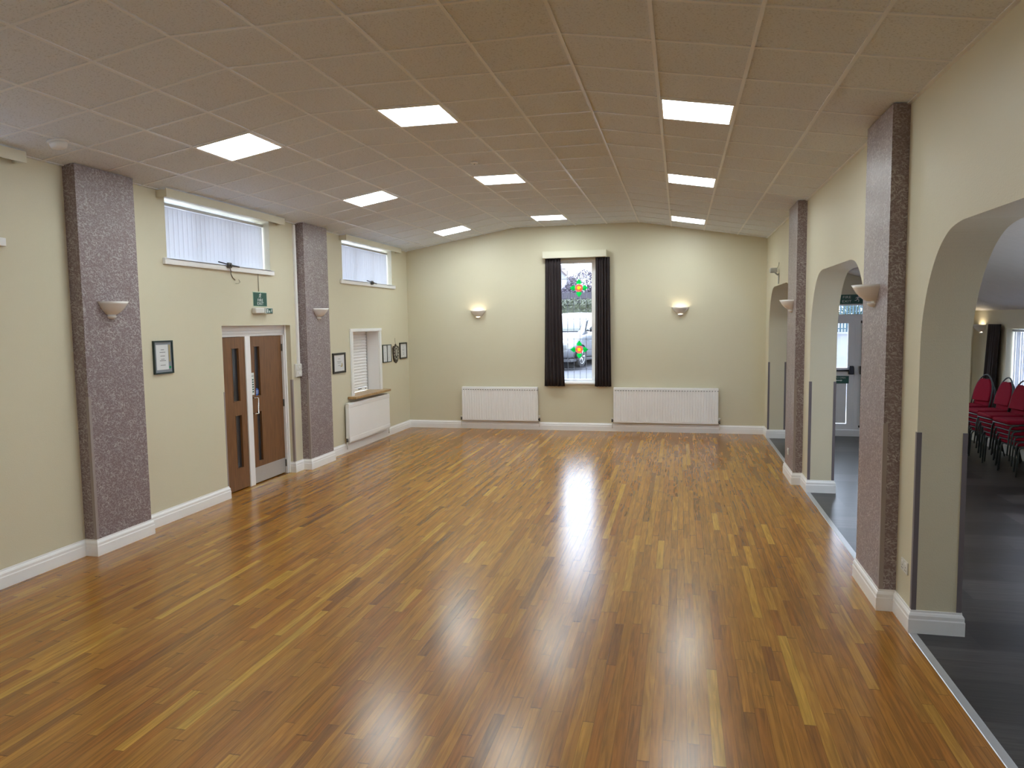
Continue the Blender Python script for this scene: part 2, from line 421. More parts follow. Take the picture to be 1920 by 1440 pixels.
W1, W2, W3 = (6.95, 9.00, 2.85, 3.52), (11.18, 13.30, 2.85, 3.52), (2.80, 4.90, 2.85, 3.52)
DOOR = (7.86, 9.46, 0., 2.125)
HATCH = (11.47, 12.58, .905, 2.0)
wall_holes('wall_left', 'x', -.30, 0., YB, YF+.3, 0., 3.60, [W1, W2, W3, DOOR, HATCH], 'wall', 'long cream wall on the left with high windows and double doors')
FWIN = (3.00, 3.83, .94, 3.30)
ADOOR = (7.60, 9.36, 0., 2.36)
wall_holes('wall_far', 'y', YF, YF+.3, -.3, 10.65, 0., 4.25, [FWIN, ADOOR], 'wall', 'cream gable wall at the far end of the hall')
AW1, AW2 = (10.35, 12.78, .95, 1.93), (3.4, 8.6, .95, 1.93)  # second window is unseen, added and lengthened for light in the side room
wall_holes('wall_right', 'x', 10.35, 10.65, YB, YF, 0., 2.36, [AW1, AW2], 'wall', 'low cream window wall of the side room behind the red chairs')
wall_holes('wall_back', 'y', YB-.2, YB, -.3, 10.65, 0., 4.25, [], 'wall', 'cream wall behind the camera')

# arcade wall with three arches
ARC0 = [(0., 1.90), (.004, 1.98), (.022, 2.09), (.055, 2.19), (.11, 2.31), (.20, 2.44), (.31, 2.545), (.44, 2.618), (.56, 2.648), (.68, 2.66)]
def smooth_curve(P, m=4):
    out = []
    for i in range(len(P)-1):
        p0, p1, p2, p3 = P[max(i-1, 0)], P[i], P[i+1], P[min(i+2, len(P)-1)]
        for k in range(m):
            t = k/m
            out.append(tuple(.5*(2*p1[c]+(p2[c]-p0[c])*t+(2*p0[c]-5*p1[c]+4*p2[c]-p3[c])*t*t+(3*p1[c]-p0[c]-3*p2[c]+p3[c])*t**3) for c in (0, 1)))
    return out+[P[-1]]
ARC = smooth_curve(ARC0)
ARCHES = [(2.45, 5.26), (6.70, 9.40), (10.90, 13.65)]
poly = [(YB, 0.)]
for a, b in ARCHES:
    poly.append((a, 0.)); poly += [(a+d, z) for d, z in ARC]; poly += [(b-d, z) for d, z in ARC[::-1]]; poly.append((b, 0.))
poly += [(YF, 0.), (YF, 3.72), (YB, 3.72)]
mb = MB().use('wall'); mb.prism(poly, XR, XA, 'x')
mb.bm.normal_update()
bmesh.ops.triangulate(mb.bm, faces=[f for f in mb.bm.faces if len(f.verts) > 4], ngon_method='EAR_CLIP')
tag(mb.build('wall_arcade'), 'cream wall on the right pierced by three wide arches', kind='structure')

# floors
mb = MB(); mb.use('floor').box(-.30, XR+.01, YB, YF+.05, -.05, 0.)
tag(mb.build('floor'), 'polished strip wood floor of the hall in mixed brown boards', kind='structure')
mb = MB(); mb.use('lino').box(XR+.01, 10.40, YB, YF+.05, -.05, 0.)
tag(mb.build('floor_annex'), 'dark grey vinyl floor of the side room beyond the arches', kind='structure')
for i, (a, b) in enumerate(ARCHES):
    mb = MB().use('alu'); mb.prism([(XR-.022, 0.), (XR-.018, .004), (XR+.028, .004), (XR+.032, 0.)], a+.03, b-.03, 'y')
    o = mb.build('trim_%d' % (i+1)); tag(o, 'pale metal threshold strip where wood floor meets grey vinyl, %s arch' % ('nearest', 'middle', 'farthest')[i], kind='structure')

# ceiling : left slope, flat middle, right slope
T = .6
aL, aR = .1709, .1645
D0 = .4795
ZL = 3.566
XK, ZK = (D0+3*T)*math.cos(aL), ZL+(D0+3*T)*math.sin(aL)
aC = .0019
XRD, ZRD = XK+4*T*math.cos(aC), ZK+4*T*math.sin(aC)
def cpt(j, y, dz=0.):
    """ceiling joint coordinate j (0 = left fold, 4 = ridge)"""
    if j <= 0: x, z, a = XK+j*T*math.cos(aL), ZK+j*T*math.sin(aL), aL
    elif j <= 4: x, z, a = XK+j*T*math.cos(aC), ZK+j*T*math.sin(aC), aC
    else: x, z, a = XRD+(j-4)*T*math.cos(aR), ZRD-(j-4)*T*math.sin(aR), -aR
    return Vector((x-dz*math.sin(a), y, z+dz*math.cos(a)))
JL, JR = -3-(D0+.3)/T, 4+(XR+.15-XRD)/(T*math.cos(aR))
mb = MB().use('tile')
up = .007
Y0, Y1 = YB-.1, YF+.15
for j0, j1 in ((JL, 0.), (0., 4.), (4., JR)):
    e = 1e-4
    lo = [cpt(j0+(e if j0 == 4. or j0 == 0. else 0), Y0, up), cpt(j1, Y0, up)]
    a, b = cpt(j0+(e if j0 >= 0 else 0), Y0, up), cpt(j1, Y0, up)
    c, d = cpt(j0+(e if j0 >= 0 else 0), Y0, up+.02), cpt(j1, Y0, up+.02)
    rings = [[(p.x, y, p.z) for p in (a, b, d, c)] for y in (Y0, Y1)]
    mb.rings(rings, smooth=False)
ceil = tag(mb.build('ceiling'), 'suspended tile ceiling folded into two slopes and a level middle', kind='structure')
mb = MB().use('grid')
hw = .012
def bar_y(j, jc=None):
    ja, jb = j-hw/T, j+hw/T
    if j == 0 or j == 4:
        pts = [cpt(j-hw/T, 0), cpt(j, 0), cpt(j+hw/T, 0), cpt(j+hw/T, 0, .012), cpt(j, 0, .012), cpt(j-hw/T, 0, .012)]
    else:
        pts = [cpt(ja, 0), cpt(jb, 0), cpt(jb, 0, .012), cpt(ja, 0, .012)]
    mb.rings([[(p.x, y, p.z) for p in pts] for y in (YB, YF)], smooth=False)
jw = -3-D0/T
for j in [-3, -2, -1, 0, 1, 2, 3, 4, 5, 6, 7]: bar_y(j)
ja = 4+(XR-XRD)/(T*math.cos(aR))
for j0, j1 in ((jw, jw+.04), (ja-.04, ja)):
    pts = [cpt(j0, 0), cpt(j1, 0), cpt(j1, 0, .012), cpt(j0, 0, .012)]
    mb.rings([[(p.x, y, p.z) for p in pts] for y in (YB, YF)], smooth=False)
k = 0
yy = -2.4
while yy < YF:
    for j0, j1 in ((jw, 0), (0, 4), (4, ja)):
        e = 1e-4 if j0 >= 0 else 0
        q = [cpt(j0+e, yy-hw, .001), cpt(j1, yy-hw, .001), cpt(j1, yy+hw, .001), cpt(j0+e, yy+hw, .001)]
        q2 = [cpt(j0+e, yy-hw, .011), cpt(j1, yy-hw, .011), cpt(j1, yy+hw, .011), cpt(j0+e, yy+hw, .011)]
        mb.rings([[tuple(p) for p in q], [tuple(p) for p in q2]], smooth=False)
    yy = round(yy+.6, 3)
mb.build('ceiling_grid', None, ceil)
# side room lean-to ceiling
mb = MB().use('annexceil')
mb.rings([[(XA-.02, y, 3.28), (10.66, y, 2.115), (10.66, y, 2.20), (XA-.02, y, 3.36)] for y in (YB-.1, YF+.1)], smooth=False)
tag(mb.build('ceiling_annex'), 'sloping stippled ceiling of the side room', kind='structure')

# pilasters
PIL = [('trim_4', 0., .13, 5.62, 6.34, 'mauve swirl wallpapered pilaster on the left wall, nearest'),
       ('trim_5', 0., .13, 9.69, 10.41, 'mauve swirl wallpapered pilaster on the left wall beside the double doors'),
       ('trim_6', XR-.112, XR, 5.63, 6.34, 'mauve swirl wallpapered pilaster on the arcade wall, nearest'),
       ('trim_7', XR-.112, XR, 9.81, 10.55, 'mauve swirl wallpapered pilaster on the arcade wall between middle and far arch')]
for n, x0, x1, y0, y1, lb in PIL:
    mb = MB().use('paper').box(x0-(.005 if x0 == 0 else 0), x1+(.005 if x0 > 1 else 0), y0, y1, 0., 3.588)
    tag(mb.build(n), lb, kind='structure')

# baseboards
PROF = [(0., 0.), (.022, 0.), (.022, .092), (.0185, .100), (.0185, .122), (.012, .136), (.007, .142), (.006, .155), (0., .155)]
def sweep(name, pts, label, side=1, closed=False, mat='white'):
    n = len(pts); rings = []
    P = [Vector((p[0], p[1])) for p in pts]
    for i in range(n):
        if closed or 0 < i < n-1:
            d0, d1 = (P[i]-P[i-1]).normalized(), (P[(i+1) % n]-P[i]).normalized()
        elif i == 0: d0 = d1 = (P[1]-P[0]).normalized()
        else: d0 = d1 = (P[-1]-P[-2]).normalized()
        n0, n1 = Vector((d0.y, -d0.x))*side, Vector((d1.y, -d1.x))*side
        b = (n0+n1).normalized(); k = 1/max(.2, b.dot(n0))
        rings.append([(P[i].x+b.x*k*o, P[i].y+b.y*k*o, z) for o, z in PROF])
    if closed: rings.append(rings[0])
    mb = MB().use(mat); mb.rings(rings, caps=not closed, smooth=False)
    return tag(mb.build(name), label, kind='structure')
e = .001
sweep('baseboard_left', [(e, YB), (e, 5.62), (.13, 5.62), (.13, 6.34), (e, 6.34), (e, 7.85), (-.10, 7.85)], 'white moulded skirting on the left wall before the double doors', 1)
sweep('baseboard_far', [(-.11, 9.462), (e, 9.462), (e, 9.69), (.13, 9.69), (.13, 10.41), (e, 10.41), (e, YF-e), (XR-e, YF-e), (XR-e, 13.65-e), (XA+e, 13.65-e), (XA+e, YF-e), (7.52, YF-e)],
      'white moulded skirting from the double doors round the far wall', 1)
for nm, pts, lb in (('baseboard_arcade', [(XA+e, 5.26+e), (XR-e, 5.26-e), (XR-e, 5.63), (XR-.112, 5.63), (XR-.112, 6.34), (XR-e, 6.34), (XR-e, 6.70+e), (XA+e, 6.70+e)], 'white moulded skirting round the nearest arcade pier'),
                    ('baseboard_pier', [(XA+e, 9.40-e), (XR-e, 9.40-e), (XR-e, 9.81), (XR-.112, 9.81), (XR-.112, 10.55), (XR-e, 10.55), (XR-e, 10.90+e), (XA+e, 10.90+e)], 'white moulded skirting round the second arcade pier')):
    sweep(nm, pts, lb, -1, closed=True)
sweep('baseboard_right', [(10.35-e, YB), (10.35-e, YF-e), (9.45, YF-e)], 'white skirting of the side room behind the stacked chairs', -1)

# corner guards (angle strips)
def guard(x, y, sx, sy, z0, z1, mat, label, i, w=.028):
    t = .0025; mb = MB().use(mat)
    mb.box(min(x, x+sx*w)-(t if sx > 0 else 0), max(x, x+sx*w)+(t if sx < 0 else 0), min(y, y-sy*t), max(y, y-sy*t), z0, z1)
    mb.box(min(x, x-sx*t), max(x, x-sx*t), min(y, y+sy*w), max(y, y+sy*w), z0, z1)
    tag(mb.build('trim_%d' % i), label, kind='structure')
guard(.13, 5.62, -1, 1, .155, 1.49, 'guardp', 'mauve grey corner guard on the nearest left pilaster', 8)
guard(.13, 9.69, -1, 1, .155, 1.33, 'guardp', 'mauve grey corner guard on the left pilaster beside the doors', 9)
guard(XR-.112, 5.63, 1, 1, .155, 1.366, 'guardp', 'mauve grey corner guard on the nearest arcade pilaster', 10)
guard(XR-.112, 9.81, 1, 1, .155, 1.366, 'guardp', 'mauve grey corner guard on the second arcade pilaster', 11)
q = 12
for nm, yy in (('nearest', 5.26), ('middle', 9.40), ('farthest', 13.65)):
    guard(XR, yy, 1, 1, .155, 1.362, 'guard', 'dark grey corner guard on the hall edge of the %s arch' % nm, q)
    guard(XA, yy, -1, 1, .155, 1.362, 'guard', 'dark grey corner guard on the side room edge of the %s arch' % nm, q+1)
    q += 2
guard(0., 9.46, -1, 1, .155, 1.345, 'guardp', 'mauve grey corner guard right of the double doors', 18, .03)
guard(0., 7.86, -1, -1, .155, 1.32, 'guardp', 'grey corner guard left of the double doors', 19, .02)

# ------------------------------------------------------------------ left wall windows with blinds and pelmets
vane_me = None
def vane_mesh(h):
    mb = MB().use('blind')
    rings = []
    for z in (0., h*.5, h):
        rings.append([(-.0445, .002*math.cos(0), z), (-.02, -.0015, z), (.02, -.0015, z), (.0445, .002, z), (.0445, .0026, z), (.02, -.0009, z), (-.02, -.0009, z), (-.0445, .0026, z)])
    mb.rings(rings, smooth=False)
    return mb
def vertical_blind(loc, rz, width, h, label, cat, group, n):
    t = thing('vertical_blind', label, cat, loc, rz, group)
    mb = MB().use('alu').box(-width/2, width/2, -.02, .02, h, h+.035, .004); mb.build('headrail', None, t)
    first = None
    for k in range(n):
        x = -width/2+.05+(width-.1)*k/(n-1)
        if first is None:
            o = first = vane_mesh(h-.015).build('vane', None, t)
        else:
            o = first.copy(); COL.objects.link(o); o.parent = t
        o.location = (x, random.uniform(-.002, .002), .012); o.rotation_euler = (0, 0, math.radians(-7+random.uniform(-4, 4)))
    return t
def wall_window(num, rect, f0, f1, axis, label, sillmat='white', mull=(), face=-1):
    """frame with mullions and panes set near the outside of a wall; local built in world"""
    y0, y1, z0, z1 = rect
    w = tag(empty('window_%d' % num, (f0, (y0+y1)/2, z0) if axis == 'x' else ((y0+y1)/2, f0, z0)), label, kind='structure')
    c = (y0+y1)/2
    def B(m, a, b, d0, d1, c0, c1, bev=0.):
        if axis == 'x': m.box(d0-f0, d1-f0, a-c, b-c, c0-z0, c1-z0, bev)
        else: m.box(a-c, b-c, d0-f0, d1-f0, c0-z0, c1-z0, bev)
    m = MB().use('whitewood')
    B(m, y0, y1, f0, f1, z0, z0+.05); B(m, y0, y1, f0, f1, z1-.05, z1); B(m, y0, y0+.05, f0, f1, z0+.05, z1-.05); B(m, y1-.05, y1, f0, f1, z0+.05, z1-.05)
    for u in mull: B(m, y0+(y1-y0)*u-.035, y0+(y1-y0)*u+.035, f0, f1, z0+.05, z1-.05)
    m.build('window_frame', None, w)
    m = MB().use('glass')
    mid = (f0+f1)/2
    B(m, y0+.04, y1-.04, mid-.002, mid+.002, z0+.04, z1-.04); m.build('pane', None, w)
    return w
for num, R, sy0, sy1, lb in ((1, W3, 2.72, 4.975, 'white window high on the left wall before the nearest pilaster'),
                   (2, W1, 6.875, 9.045, 'white window high on the left wall above the double doors'),
                   (3, W2, 11.08, 13.40, 'white window high on the left wall above the serving hatch')):
    w = wall_window(num, R, -.27, -.21, 'x', lb, mull=(.33, .66))
    c = (R[0]+R[1])/2
    m = MB().use('white'); m.box(-.21+.27, .035+.27, R[0]-c+.001, R[1]-c-.001, -.04+.04, .012)
    m.box(.001+.27, .035+.27, sy0-c, sy1-c, -.055, .012, .004); m.build('window_sill', None, w)
BG = 'white vertical blinds of the high left windows'
for R, lb in ((W3, 'white vertical blind in the high window at the left picture edge'),
              (W1, 'white vertical blind in the high window above the double doors'),
              (W2, 'white vertical blind in the high window above the serving hatch')):
    vertical_blind((-.10, (R[0]+R[1])/2, 2.866), LEFT, R[1]-R[0]-.02, .575, lb, 'window blind', BG, 25)
for (a, b), lb in (((2.6, 5.13), 'cream pelmet box over the window at the left picture edge'),
                   ((6.825, 9.20), 'cream pelmet box over the window above the double doors'),
                   ((11.09, 13.50), 'cream pelmet box over the window above the serving hatch')):
    t = thing('pelmet', lb, 'pelmet', (0, (a+b)/2, 3.49), LEFT, 'cream pelmets of the left wall')
    L = b-a
    m = MB().use('cream').box(-L/2, L/2, -.13, -.112, 0, .09); m.build('front_board', None, t)
    for s in (-1, 1):
        m = MB().use('cream').box(min(s*L/2, s*(L/2-.018)), max(s*L/2, s*(L/2-.018)), -.111, -.002, 0, .075); m.build('end_board', None, t)
for y, lb in ((8.00, 'black window opener bar with cord on the sill above the double doors'), (12.25, 'black window opener bar on the sill above the serving hatch')):
    t = thing('window_opener', lb, 'window opener', (.036, y, 2.862), LEFT)
    m = MB().use('blackmetal'); m.tube([(-.21, -.012, .025), (-.05, -.012, .010), (.21, -.012, -.008)], .008, 6); m.build('bar', None, t)
    m = MB().use('steel'); m.box(-.035, .035, -.03, .0, -.035, .03, .006); m.tube([(0, -.02, .0), (.0, -.05, -.01)], .016, 8); m.build('bracket', None, t)
    if y < 10:
        m = MB().use('cord'); m.tube([(.0, -.02, -.03), (.03, -.012, -.07), (.08, .022, -.10), (.12, .03, -.14), (.17, .028, -.17)], .005, 5); m.build('cord', None, t)
        m = MB().use('cable'); m.tube([(.25, .03, -.16), (.28, .03, -.19), (.24, .03, -.21), (.18, .03, -.21)], .003, 5)
        m.build('loose_wire', None, t)

# ------------------------------------------------------------------ double doors in the left wall
d = tag(empty('door_1', (-.12, 8.66, 0.), LEFT), 'brown veneered double doors in a white frame in the left wall', kind='structure')
# local x = y-8.66 ; local y = -(x+.12)
m = MB().use('whitewood')
m.box(-.80, .80, -.01, .10, 1.985, 2.125); m.box(-.80, .80, -.03, -.01, 2.06, 2.125, .004); m.box(-.80, .80, -.022, -.01, 2.02, 2.05, .004)
m.box(.745, .80, -.03, .10, 0., 1.985); m.box(-.80, -.745, -.01, .10, 0., 1.985)
m.box(.765, .80, -.05, -.03, 0, 2.125, .004)
m.build('door_frame', None, d)
m = MB().use('whitewood').box(-.16, -.045, -.014, .06, 0., 1.985, .003); m.build('door_post', None, d)
def leaf(name, x0, x1, slots, lb=None):
    hs = sorted({x0, x1, *[s[0] for s in slots], *[s[1] for s in slots]}); vs = sorted({.012, 1.98, *[s[2] for s in slots], *[s[3] for s in slots]})
    m = MB().use('door')
    for i in range(len(hs)-1):
        for j in range(len(vs)-1):
            a, b = (hs[i]+hs[i+1])/2, (vs[j]+vs[j+1])/2
            if any(s[0] < a < s[1] and s[2] < b < s[3] for s in slots): continue
            m.box(hs[i], hs[i+1], .0, .045, vs[j], vs[j+1])
    o = m.build(name, None, d)
    for s in slots:
        m = MB().use('darkglass').box(s[0], s[1], .026, .032, s[2], s[3]); m.build('vision_pane', None, o)
        m = MB().use('door')
        for x in (s[0], s[1]-.008): m.box(x, x+.008, -.003, .04, s[2], s[3])
        for z in (s[2], s[3]-.008): m.box(s[0], s[1], -.003, .04, z, z+.008)
        m.build('glazing_bead', None, o)
    return o
sl = 8.66
lf = leaf('door_leaf', -.745, -.162, [(8.21-sl, 8.37-sl, 1.15, 1.843), (8.235-sl, 8.38-sl, .284, .98)])
rl = leaf('door_leaf', -.043, .735, [(8.71-sl, 8.845-sl, 1.178, 1.852), (8.72-sl, 8.842-sl, .294, .977)])
m = MB().use('alu').box(-.035, .728, -.004, -.0005, .016, .226, .001, 1); m.build('kick_plate', None, rl)
m = MB().use('chrome'); m.tube([(-.012, 0, 1.165), (-.012, -.05, 1.165), (.018, -.06, 1.165), (.018, -.06, .955), (-.012, -.05, .955), (-.012, 0, .955)], .009, 8); m.build('pull_handle', None, rl)
for z in (1.81, 1.02, .15):
    m = MB().use('steel').box(.728, .752, -.012, .0, z-.05, z+.05, .003); m.tube([(.74, -.012, z-.05), (.74, -.012, z+.05)], .007, 8); m.build('hinge', None, rl)
m = MB().use('signw').box(-.034, .026, -.004, -.0006, 1.205, 1.50, .001, 1); sg = m.build('push_sign', None, rl)
m = MB().use('green')
for k in range(6): m.box(-.022, .012, -.005, -.004, 1.238+k*.032, 1.256+k*.032)
m.build('sign_lettering', None, sg)
m = MB().use('ink').box(-.035, .014, -.005, -.004, 1.452, 1.462); m.build('sign_line', None, sg)
m = MB().use('blue').cyl((.10, .014, 1.235), .05, .004, 'y', 24); dsc = m.build('fire_door_disc', None, rl)
m = MB().use('signw')
for k in range(4): m.box(.068, .132, .0105, .0118, 1.212+k*.013, 1.216+k*.013)
m.build('disc_lettering', None, dsc)
# dim corridor beyond the doors
m = MB().use('corr'); m.box(-1.6, -.30, 7.2, 7.25, 0, 2.4); m.box(-1.6, -.30, 10.05, 10.1, 0, 2.4); m.box(-1.65, -1.6, 7.2, 10.1, 0, 2.4); m.box(-1.65, -.3, 7.2, 10.1, 2.4, 2.45); m.box(-1.65, -.301, 7.2, 10.1, -.05, 0)
tag(m.build('wall_corridor'), 'dim corridor behind the double doors', kind='structure')

# ------------------------------------------------------------------ serving hatch
h = tag(empty('window_4', (0, 12.025, .905), LEFT), 'white framed serving hatch with closed roller shutter', kind='structure')
m = MB().use('white')
for x0, x1, z0, z1 in ((-.655, -.555, 0., 1.095), (.555, .655, 0., 1.095), (-.655, .655, 1.095, 1.145)):
    m.box(x0, x1, -.018, -.0005, z0, z1, .004); m.box(x0+.02*(x1-x0 < .2), x1-.02*(x1-x0 < .2), -.026, -.018, z0, z1-.0*1, .003)
m.build('architrave', None, h)
m = MB().use('white')
m.box(-.5545, -.545, -.0005, .30, .012, 1.09); m.box(.545, .5545, -.0005, .30, .012, 1.09); m.box(-.5545, .5545, -.0005, .30, 1.085, 1.0945)
m.build('lining', None, h)
pts = []
nz = 19; z0 = .075; zz = (1.085-z0)/nz
for k in range(nz):
    a = z0+k*zz; pts += [(.245, a+.002), (.238, a+zz*.25), (.236, a+zz*.55), (.240, a+zz*.85), (.246, a+zz*.98)]
pts += [(.255, 1.085), (.255, z0)]
m = MB().use('white').prism(pts, -.535, .535, 'x'); sh = m.build('roller_shutter', None, h)
m = MB().use('white').box(-.535, .535, .232, .256, .014, .074, .003); m.build('bottom_rail', None, sh)
m = MB().use('alu'); m.box(-.545, -.53, .225, .26, .012, 1.085); m.box(.53, .545, .225, .26, .012, 1.085); m.build('side_guide', None, h)
m = MB().use('inkd')
m.tube([(.12, .229, .05), (.15, .229, .06), (.18, .229, .045), (.22, .229, .062), (.26, .229, .05)], .006, 6); m.box(.42, .45, .228, .234, .035, .05); m.build('shutter_lock', None, sh)
m = MB().use('oak').box(-.555, .555, -.001, .225, -.03, .011, .004); m.box(-.80, .73, -.15, -.0005, -.03, .011, .008); m.build('counter_sill', None, h)

# ------------------------------------------------------------------ radiators
def radiator(label, loc, rz, W, H, flat=False):
    t = thing('radiator', label, 'radiator', loc, rz)
    D0, D1 = -.10, -.035
    m = MB().use('rad')
    if not flat:
        n = round(W/.05); p = W/n; poly = []
        for k in range(n):
            x = -W/2+k*p
            poly += [(x+.002, D0), (x+p*.58, D0), (x+p*.68, D0+.011), (x+p*.92, D0+.011)]
        poly += [(W/2-.002, D0), (W/2-.002, D1), (-W/2+.002, D1)]
        m.prism(poly, .045, H-.045, 'z')
        m.box(-W/2, W/2, D0+.004, D1, .012, .05, .008); m.box(-W/2, W/2, D0+.004, D1, H-.05, H-.005, .008)
    else:
        m.box(-W/2, W/2, D0, D0+.016, .0, H-.01, .006); m.box(-W/2, W/2, D0-.004, D0+.012, .018, .09, .004); m.box(-W/2, W/2, D0-.004, D0+.012, H-.075, H-.02, .004)
        m.box(-W/2, W/2, D1-.016, D1, .02, H-.02, .006)
    if not flat:
        m.use('inkd')
        for k in range(n):
            x = -W/2+k*p+p*.8
            m.box(x-.011, x+.011, D0+.001, D0+.006, H-.062, H-.052)
    m.build('panel', None, t)
    for s in (-1, 1):
        m = MB().use('rad').box(min(s*W/2, s*(W/2-.006)), max(s*W/2, s*(W/2-.006)), D0+.005, D1, .03, H-.02, .002, 1); m.build('end_cover', None, t)
    m = MB().use('rad'); m.box(-W/2+.003, W/2-.003, D0+.006, D1-.002, H-.008, H, .003); m.build('top_grille', None, t)
    for s in (-1, 1):
        x = s*(W/2+.025)
        m = MB().use('steel'); m.tube([(s*W/2, -.065, .05), (x+s*.01, -.065, .05)], .012, 8); m.cyl((x, -.065, .05), .016, .06, 'z', 12)
        m.use('plastic').tube([(x, -.065, .02), (x, -.065, -H*0-.10)], .0075, 8)
        m.build('pipe', None, t)
        m = MB().use('plastic').cyl((x, -.065, .105 if s > 0 else .088), .018, .05 if s > 0 else .02, 'z', 14); m.build('valve', None, t)
        m = MB().use('steel').box(s*(W/2-.25)-.02, s*(W/2-.25)+.02, D1, -.0005, .1, H-.1); m.build('bracket', None, t)
    return t
radiator('white panel radiator left of the far window', (1.925, YF, .162), FAR, 1.55, .69)
radiator('longer white panel radiator right of the far window', (5.145, YF, .165), FAR, 1.94, .69)
radiator('flat fronted white radiator under the serving hatch', (0, 11.92, .165), LEFT, 1.73, .66, True)

# ------------------------------------------------------------------ far window, curtains, pelmet
w = tag(empty('window_5', ((FWIN[0]+FWIN[1])/2, YF, FWIN[2])), 'tall narrow leaded window in the far wall with two flower rosettes', kind='structure')
cx = (FWIN[0]+FWIN[1])/2; hw2 = (FWIN[1]-FWIN[0])/2; H = FWIN[3]-FWIN[2]
m = MB().use('whitewood')
fy0, fy1 = .17, .23
m.box(-hw2, hw2, fy0, fy1, 0, .055); m.box(-hw2, hw2, fy0, fy1, H-.05, H); m.box(-hw2, -hw2+.06, fy0, fy1, .055, H-.05); m.box(hw2-.095, hw2, fy0, fy1, .055, H-.05)
m.build('window_frame', None, w)
m = MB().use('glass').box(-hw2+.05, hw2-.05, .198, .202, .05, H-.04); m.build('pane', None, w)
m = MB().use('lead')
gx = [3.135+.122*k for k in range(-1, 6)]
zs = [2.955, 2.76, 2.565, 2.365, 2.17, 1.975, 1.78, 1.58, 1.385, 1.19, 3.15]
for x in gx: m.box(x-cx-.0035, x-cx+.0035, .194, .206, .05, H-.04)
for z in zs: m.box(-hw2+.055, hw2-.055, .193, .205, z-FWIN[2]-.0035, z-FWIN[2]+.0035)
m.build('lead_lattice', None, w)
for z, lb in ((2.775, 'upper'), (1.575, 'lower')):
    rt = empty('rosette', (3.485-cx, .186, z-FWIN[2])); rt.parent = w; rt['label'] = lb + ' red and green flower rosette'
    for k in range(4):
        a = k*PI/2
        pts = []
        for u, v in ((.0745, -.026), (.088, -.048), (.115, -.050), (.145, -.026), (.178, 0.), (.145, .026), (.115, .050), (.088, .048), (.0745, .026)):
            pts.append((u*math.cos(a)-v*math.sin(a), u*math.sin(a)+v*math.cos(a)))
        m = MB().use('leaf').prism(pts, -.002, .002, 'y'); m.build('leaf', None, rt)
    m = MB().use('petal')
    for k in range(24):
        a0, a1 = 2*PI*k/24, 2*PI*(k+1)/24
        m.quad([(.034*math.cos(a0), -.003, .034*math.sin(a0)), (.074*math.cos(a0), -.003, .074*math.sin(a0)), (.074*math.cos(a1), -.003, .074*math.sin(a1)), (.034*math.cos(a1), -.003, .034*math.sin(a1))])
    bmesh.ops.remove_doubles(m.bm, verts=m.bm.verts[:], dist=1e-5); m.build('red_disc', None, rt)
    m = MB().use('yolk').prism([(.0335*math.cos(2*PI*k/16), .0335*math.sin(2*PI*k/16)) for k in range(16)], -.004, -.002, 'y'); m.build('yellow_centre', None, rt)
m = MB().use('white').box(-hw2+.002, hw2-.002, -.03, .17, -.008, .006); m.box(-hw2-.03, hw2+.03, -.04, -.0005, -.03, .006, .004); m.build('window_sill', None, w)

def curtain(name_label, loc, rz, top, bot, H, folds, amp, group, xo=0., n=72):
    """gathered cloth: (top width left,right), bottom likewise; thickness by a back surface"""
    t = thing('curtain', name_label, 'curtain', loc, rz, group)
    m = MB().use('curtain'); rows = 15
    def P(u, r, off):
        f = r/(rows-1); l = bot[0]+(top[0]-bot[0])*f**.8; rr = bot[1]+(top[1]-bot[1])*f**.8
        x = l+(rr-l)*u
        a = amp*(1-.35*f)
        y = a*math.sin(u*folds*2*PI+.5*math.sin(f*3))+a*.35*math.sin(u*folds*4.3+1)
        return (x, y+off, H*f)
    rings = []
    for r in range(rows):
        rings.append([P(k/(n-1), r, 0) for k in range(n)]+[P(k/(n-1), r, .006) for k in range(n-1, -1, -1)])
    m.rings(rings); m.build('drape', None, t)
    return t
CG = 'dark curtains of the far window'
curtain('dark plum curtain hanging left of the far window', (2.87, YF-.085, .872), FAR, (0., .30), (-.035, .37), 2.462, 5.5, .026, CG)
curtain('dark plum curtain hanging right of the far window', (3.82, YF-.085, .872), FAR, (.02, .29), (.0, .315), 2.462, 5.5, .026, CG)
t = thing('pelmet', 'cream pelmet box above the far window curtains', 'pelmet', (3.44, YF, 3.335), FAR)
m = MB().use('cream').box(-.61, .61, -.165, -.147, 0, .13, .003); m.build('front_board', None, t)
for s in (-1, 1):
    m = MB().use('cream').box(min(s*.61, s*.592), max(s*.61, s*.592), -.146, -.0005, 0, .13); m.build('end_board', None, t)
m = MB().use('cream').box(-.592, .592, -.146, -.0005, .112, .13); m.build('top_board', None, t)

# ------------------------------------------------------------------ wall sconces
def sconce(label, loc, rz, lit=False):
    t = thing('wall_sconce', label, 'wall light', loc, rz, 'ceramic wall lights')
    R = .158
    out = [(.052, .030), (.075, .044), (.100, .066), (.125, .095), (.145, .128), (.158, .152)]
    inn = [(.148, .150), (.137, .128), (.117, .098), (.092, .070), (.068, .050), (.040, .038)]
    m = MB().use('ceramic')
    # half bowl in front of the wall (y < 0)
    m.lathe(out+inn+[out[0]], 28, PI, 2*PI); m.build('bowl', None, t)
    m = MB().use('ceramic')
    m.lathe([(.004, -.014), (.028, -.010), (.044, .002), (.050, .016), (.046, .018), (.036, .008), (.004, .0)], 24, PI, 2*PI); m.build('lower_cup', None, t)
    m = MB().use('ceramic').prism([(-.03, -.01), (.03, -.01), (.06, .04), (.13, .12), (.12, .14), (-.12, .14), (-.13, .12), (-.06, .04)], -.010, -.0006, 'y'); m.build('backplate', None, t)
    m = MB().use('bulb' if lit else 'plastic').ball((0, -.065, .085), .028, 2, (1.3, .9, .8)); m.build('bulb', None, t)
    return t
SZ = 2.215
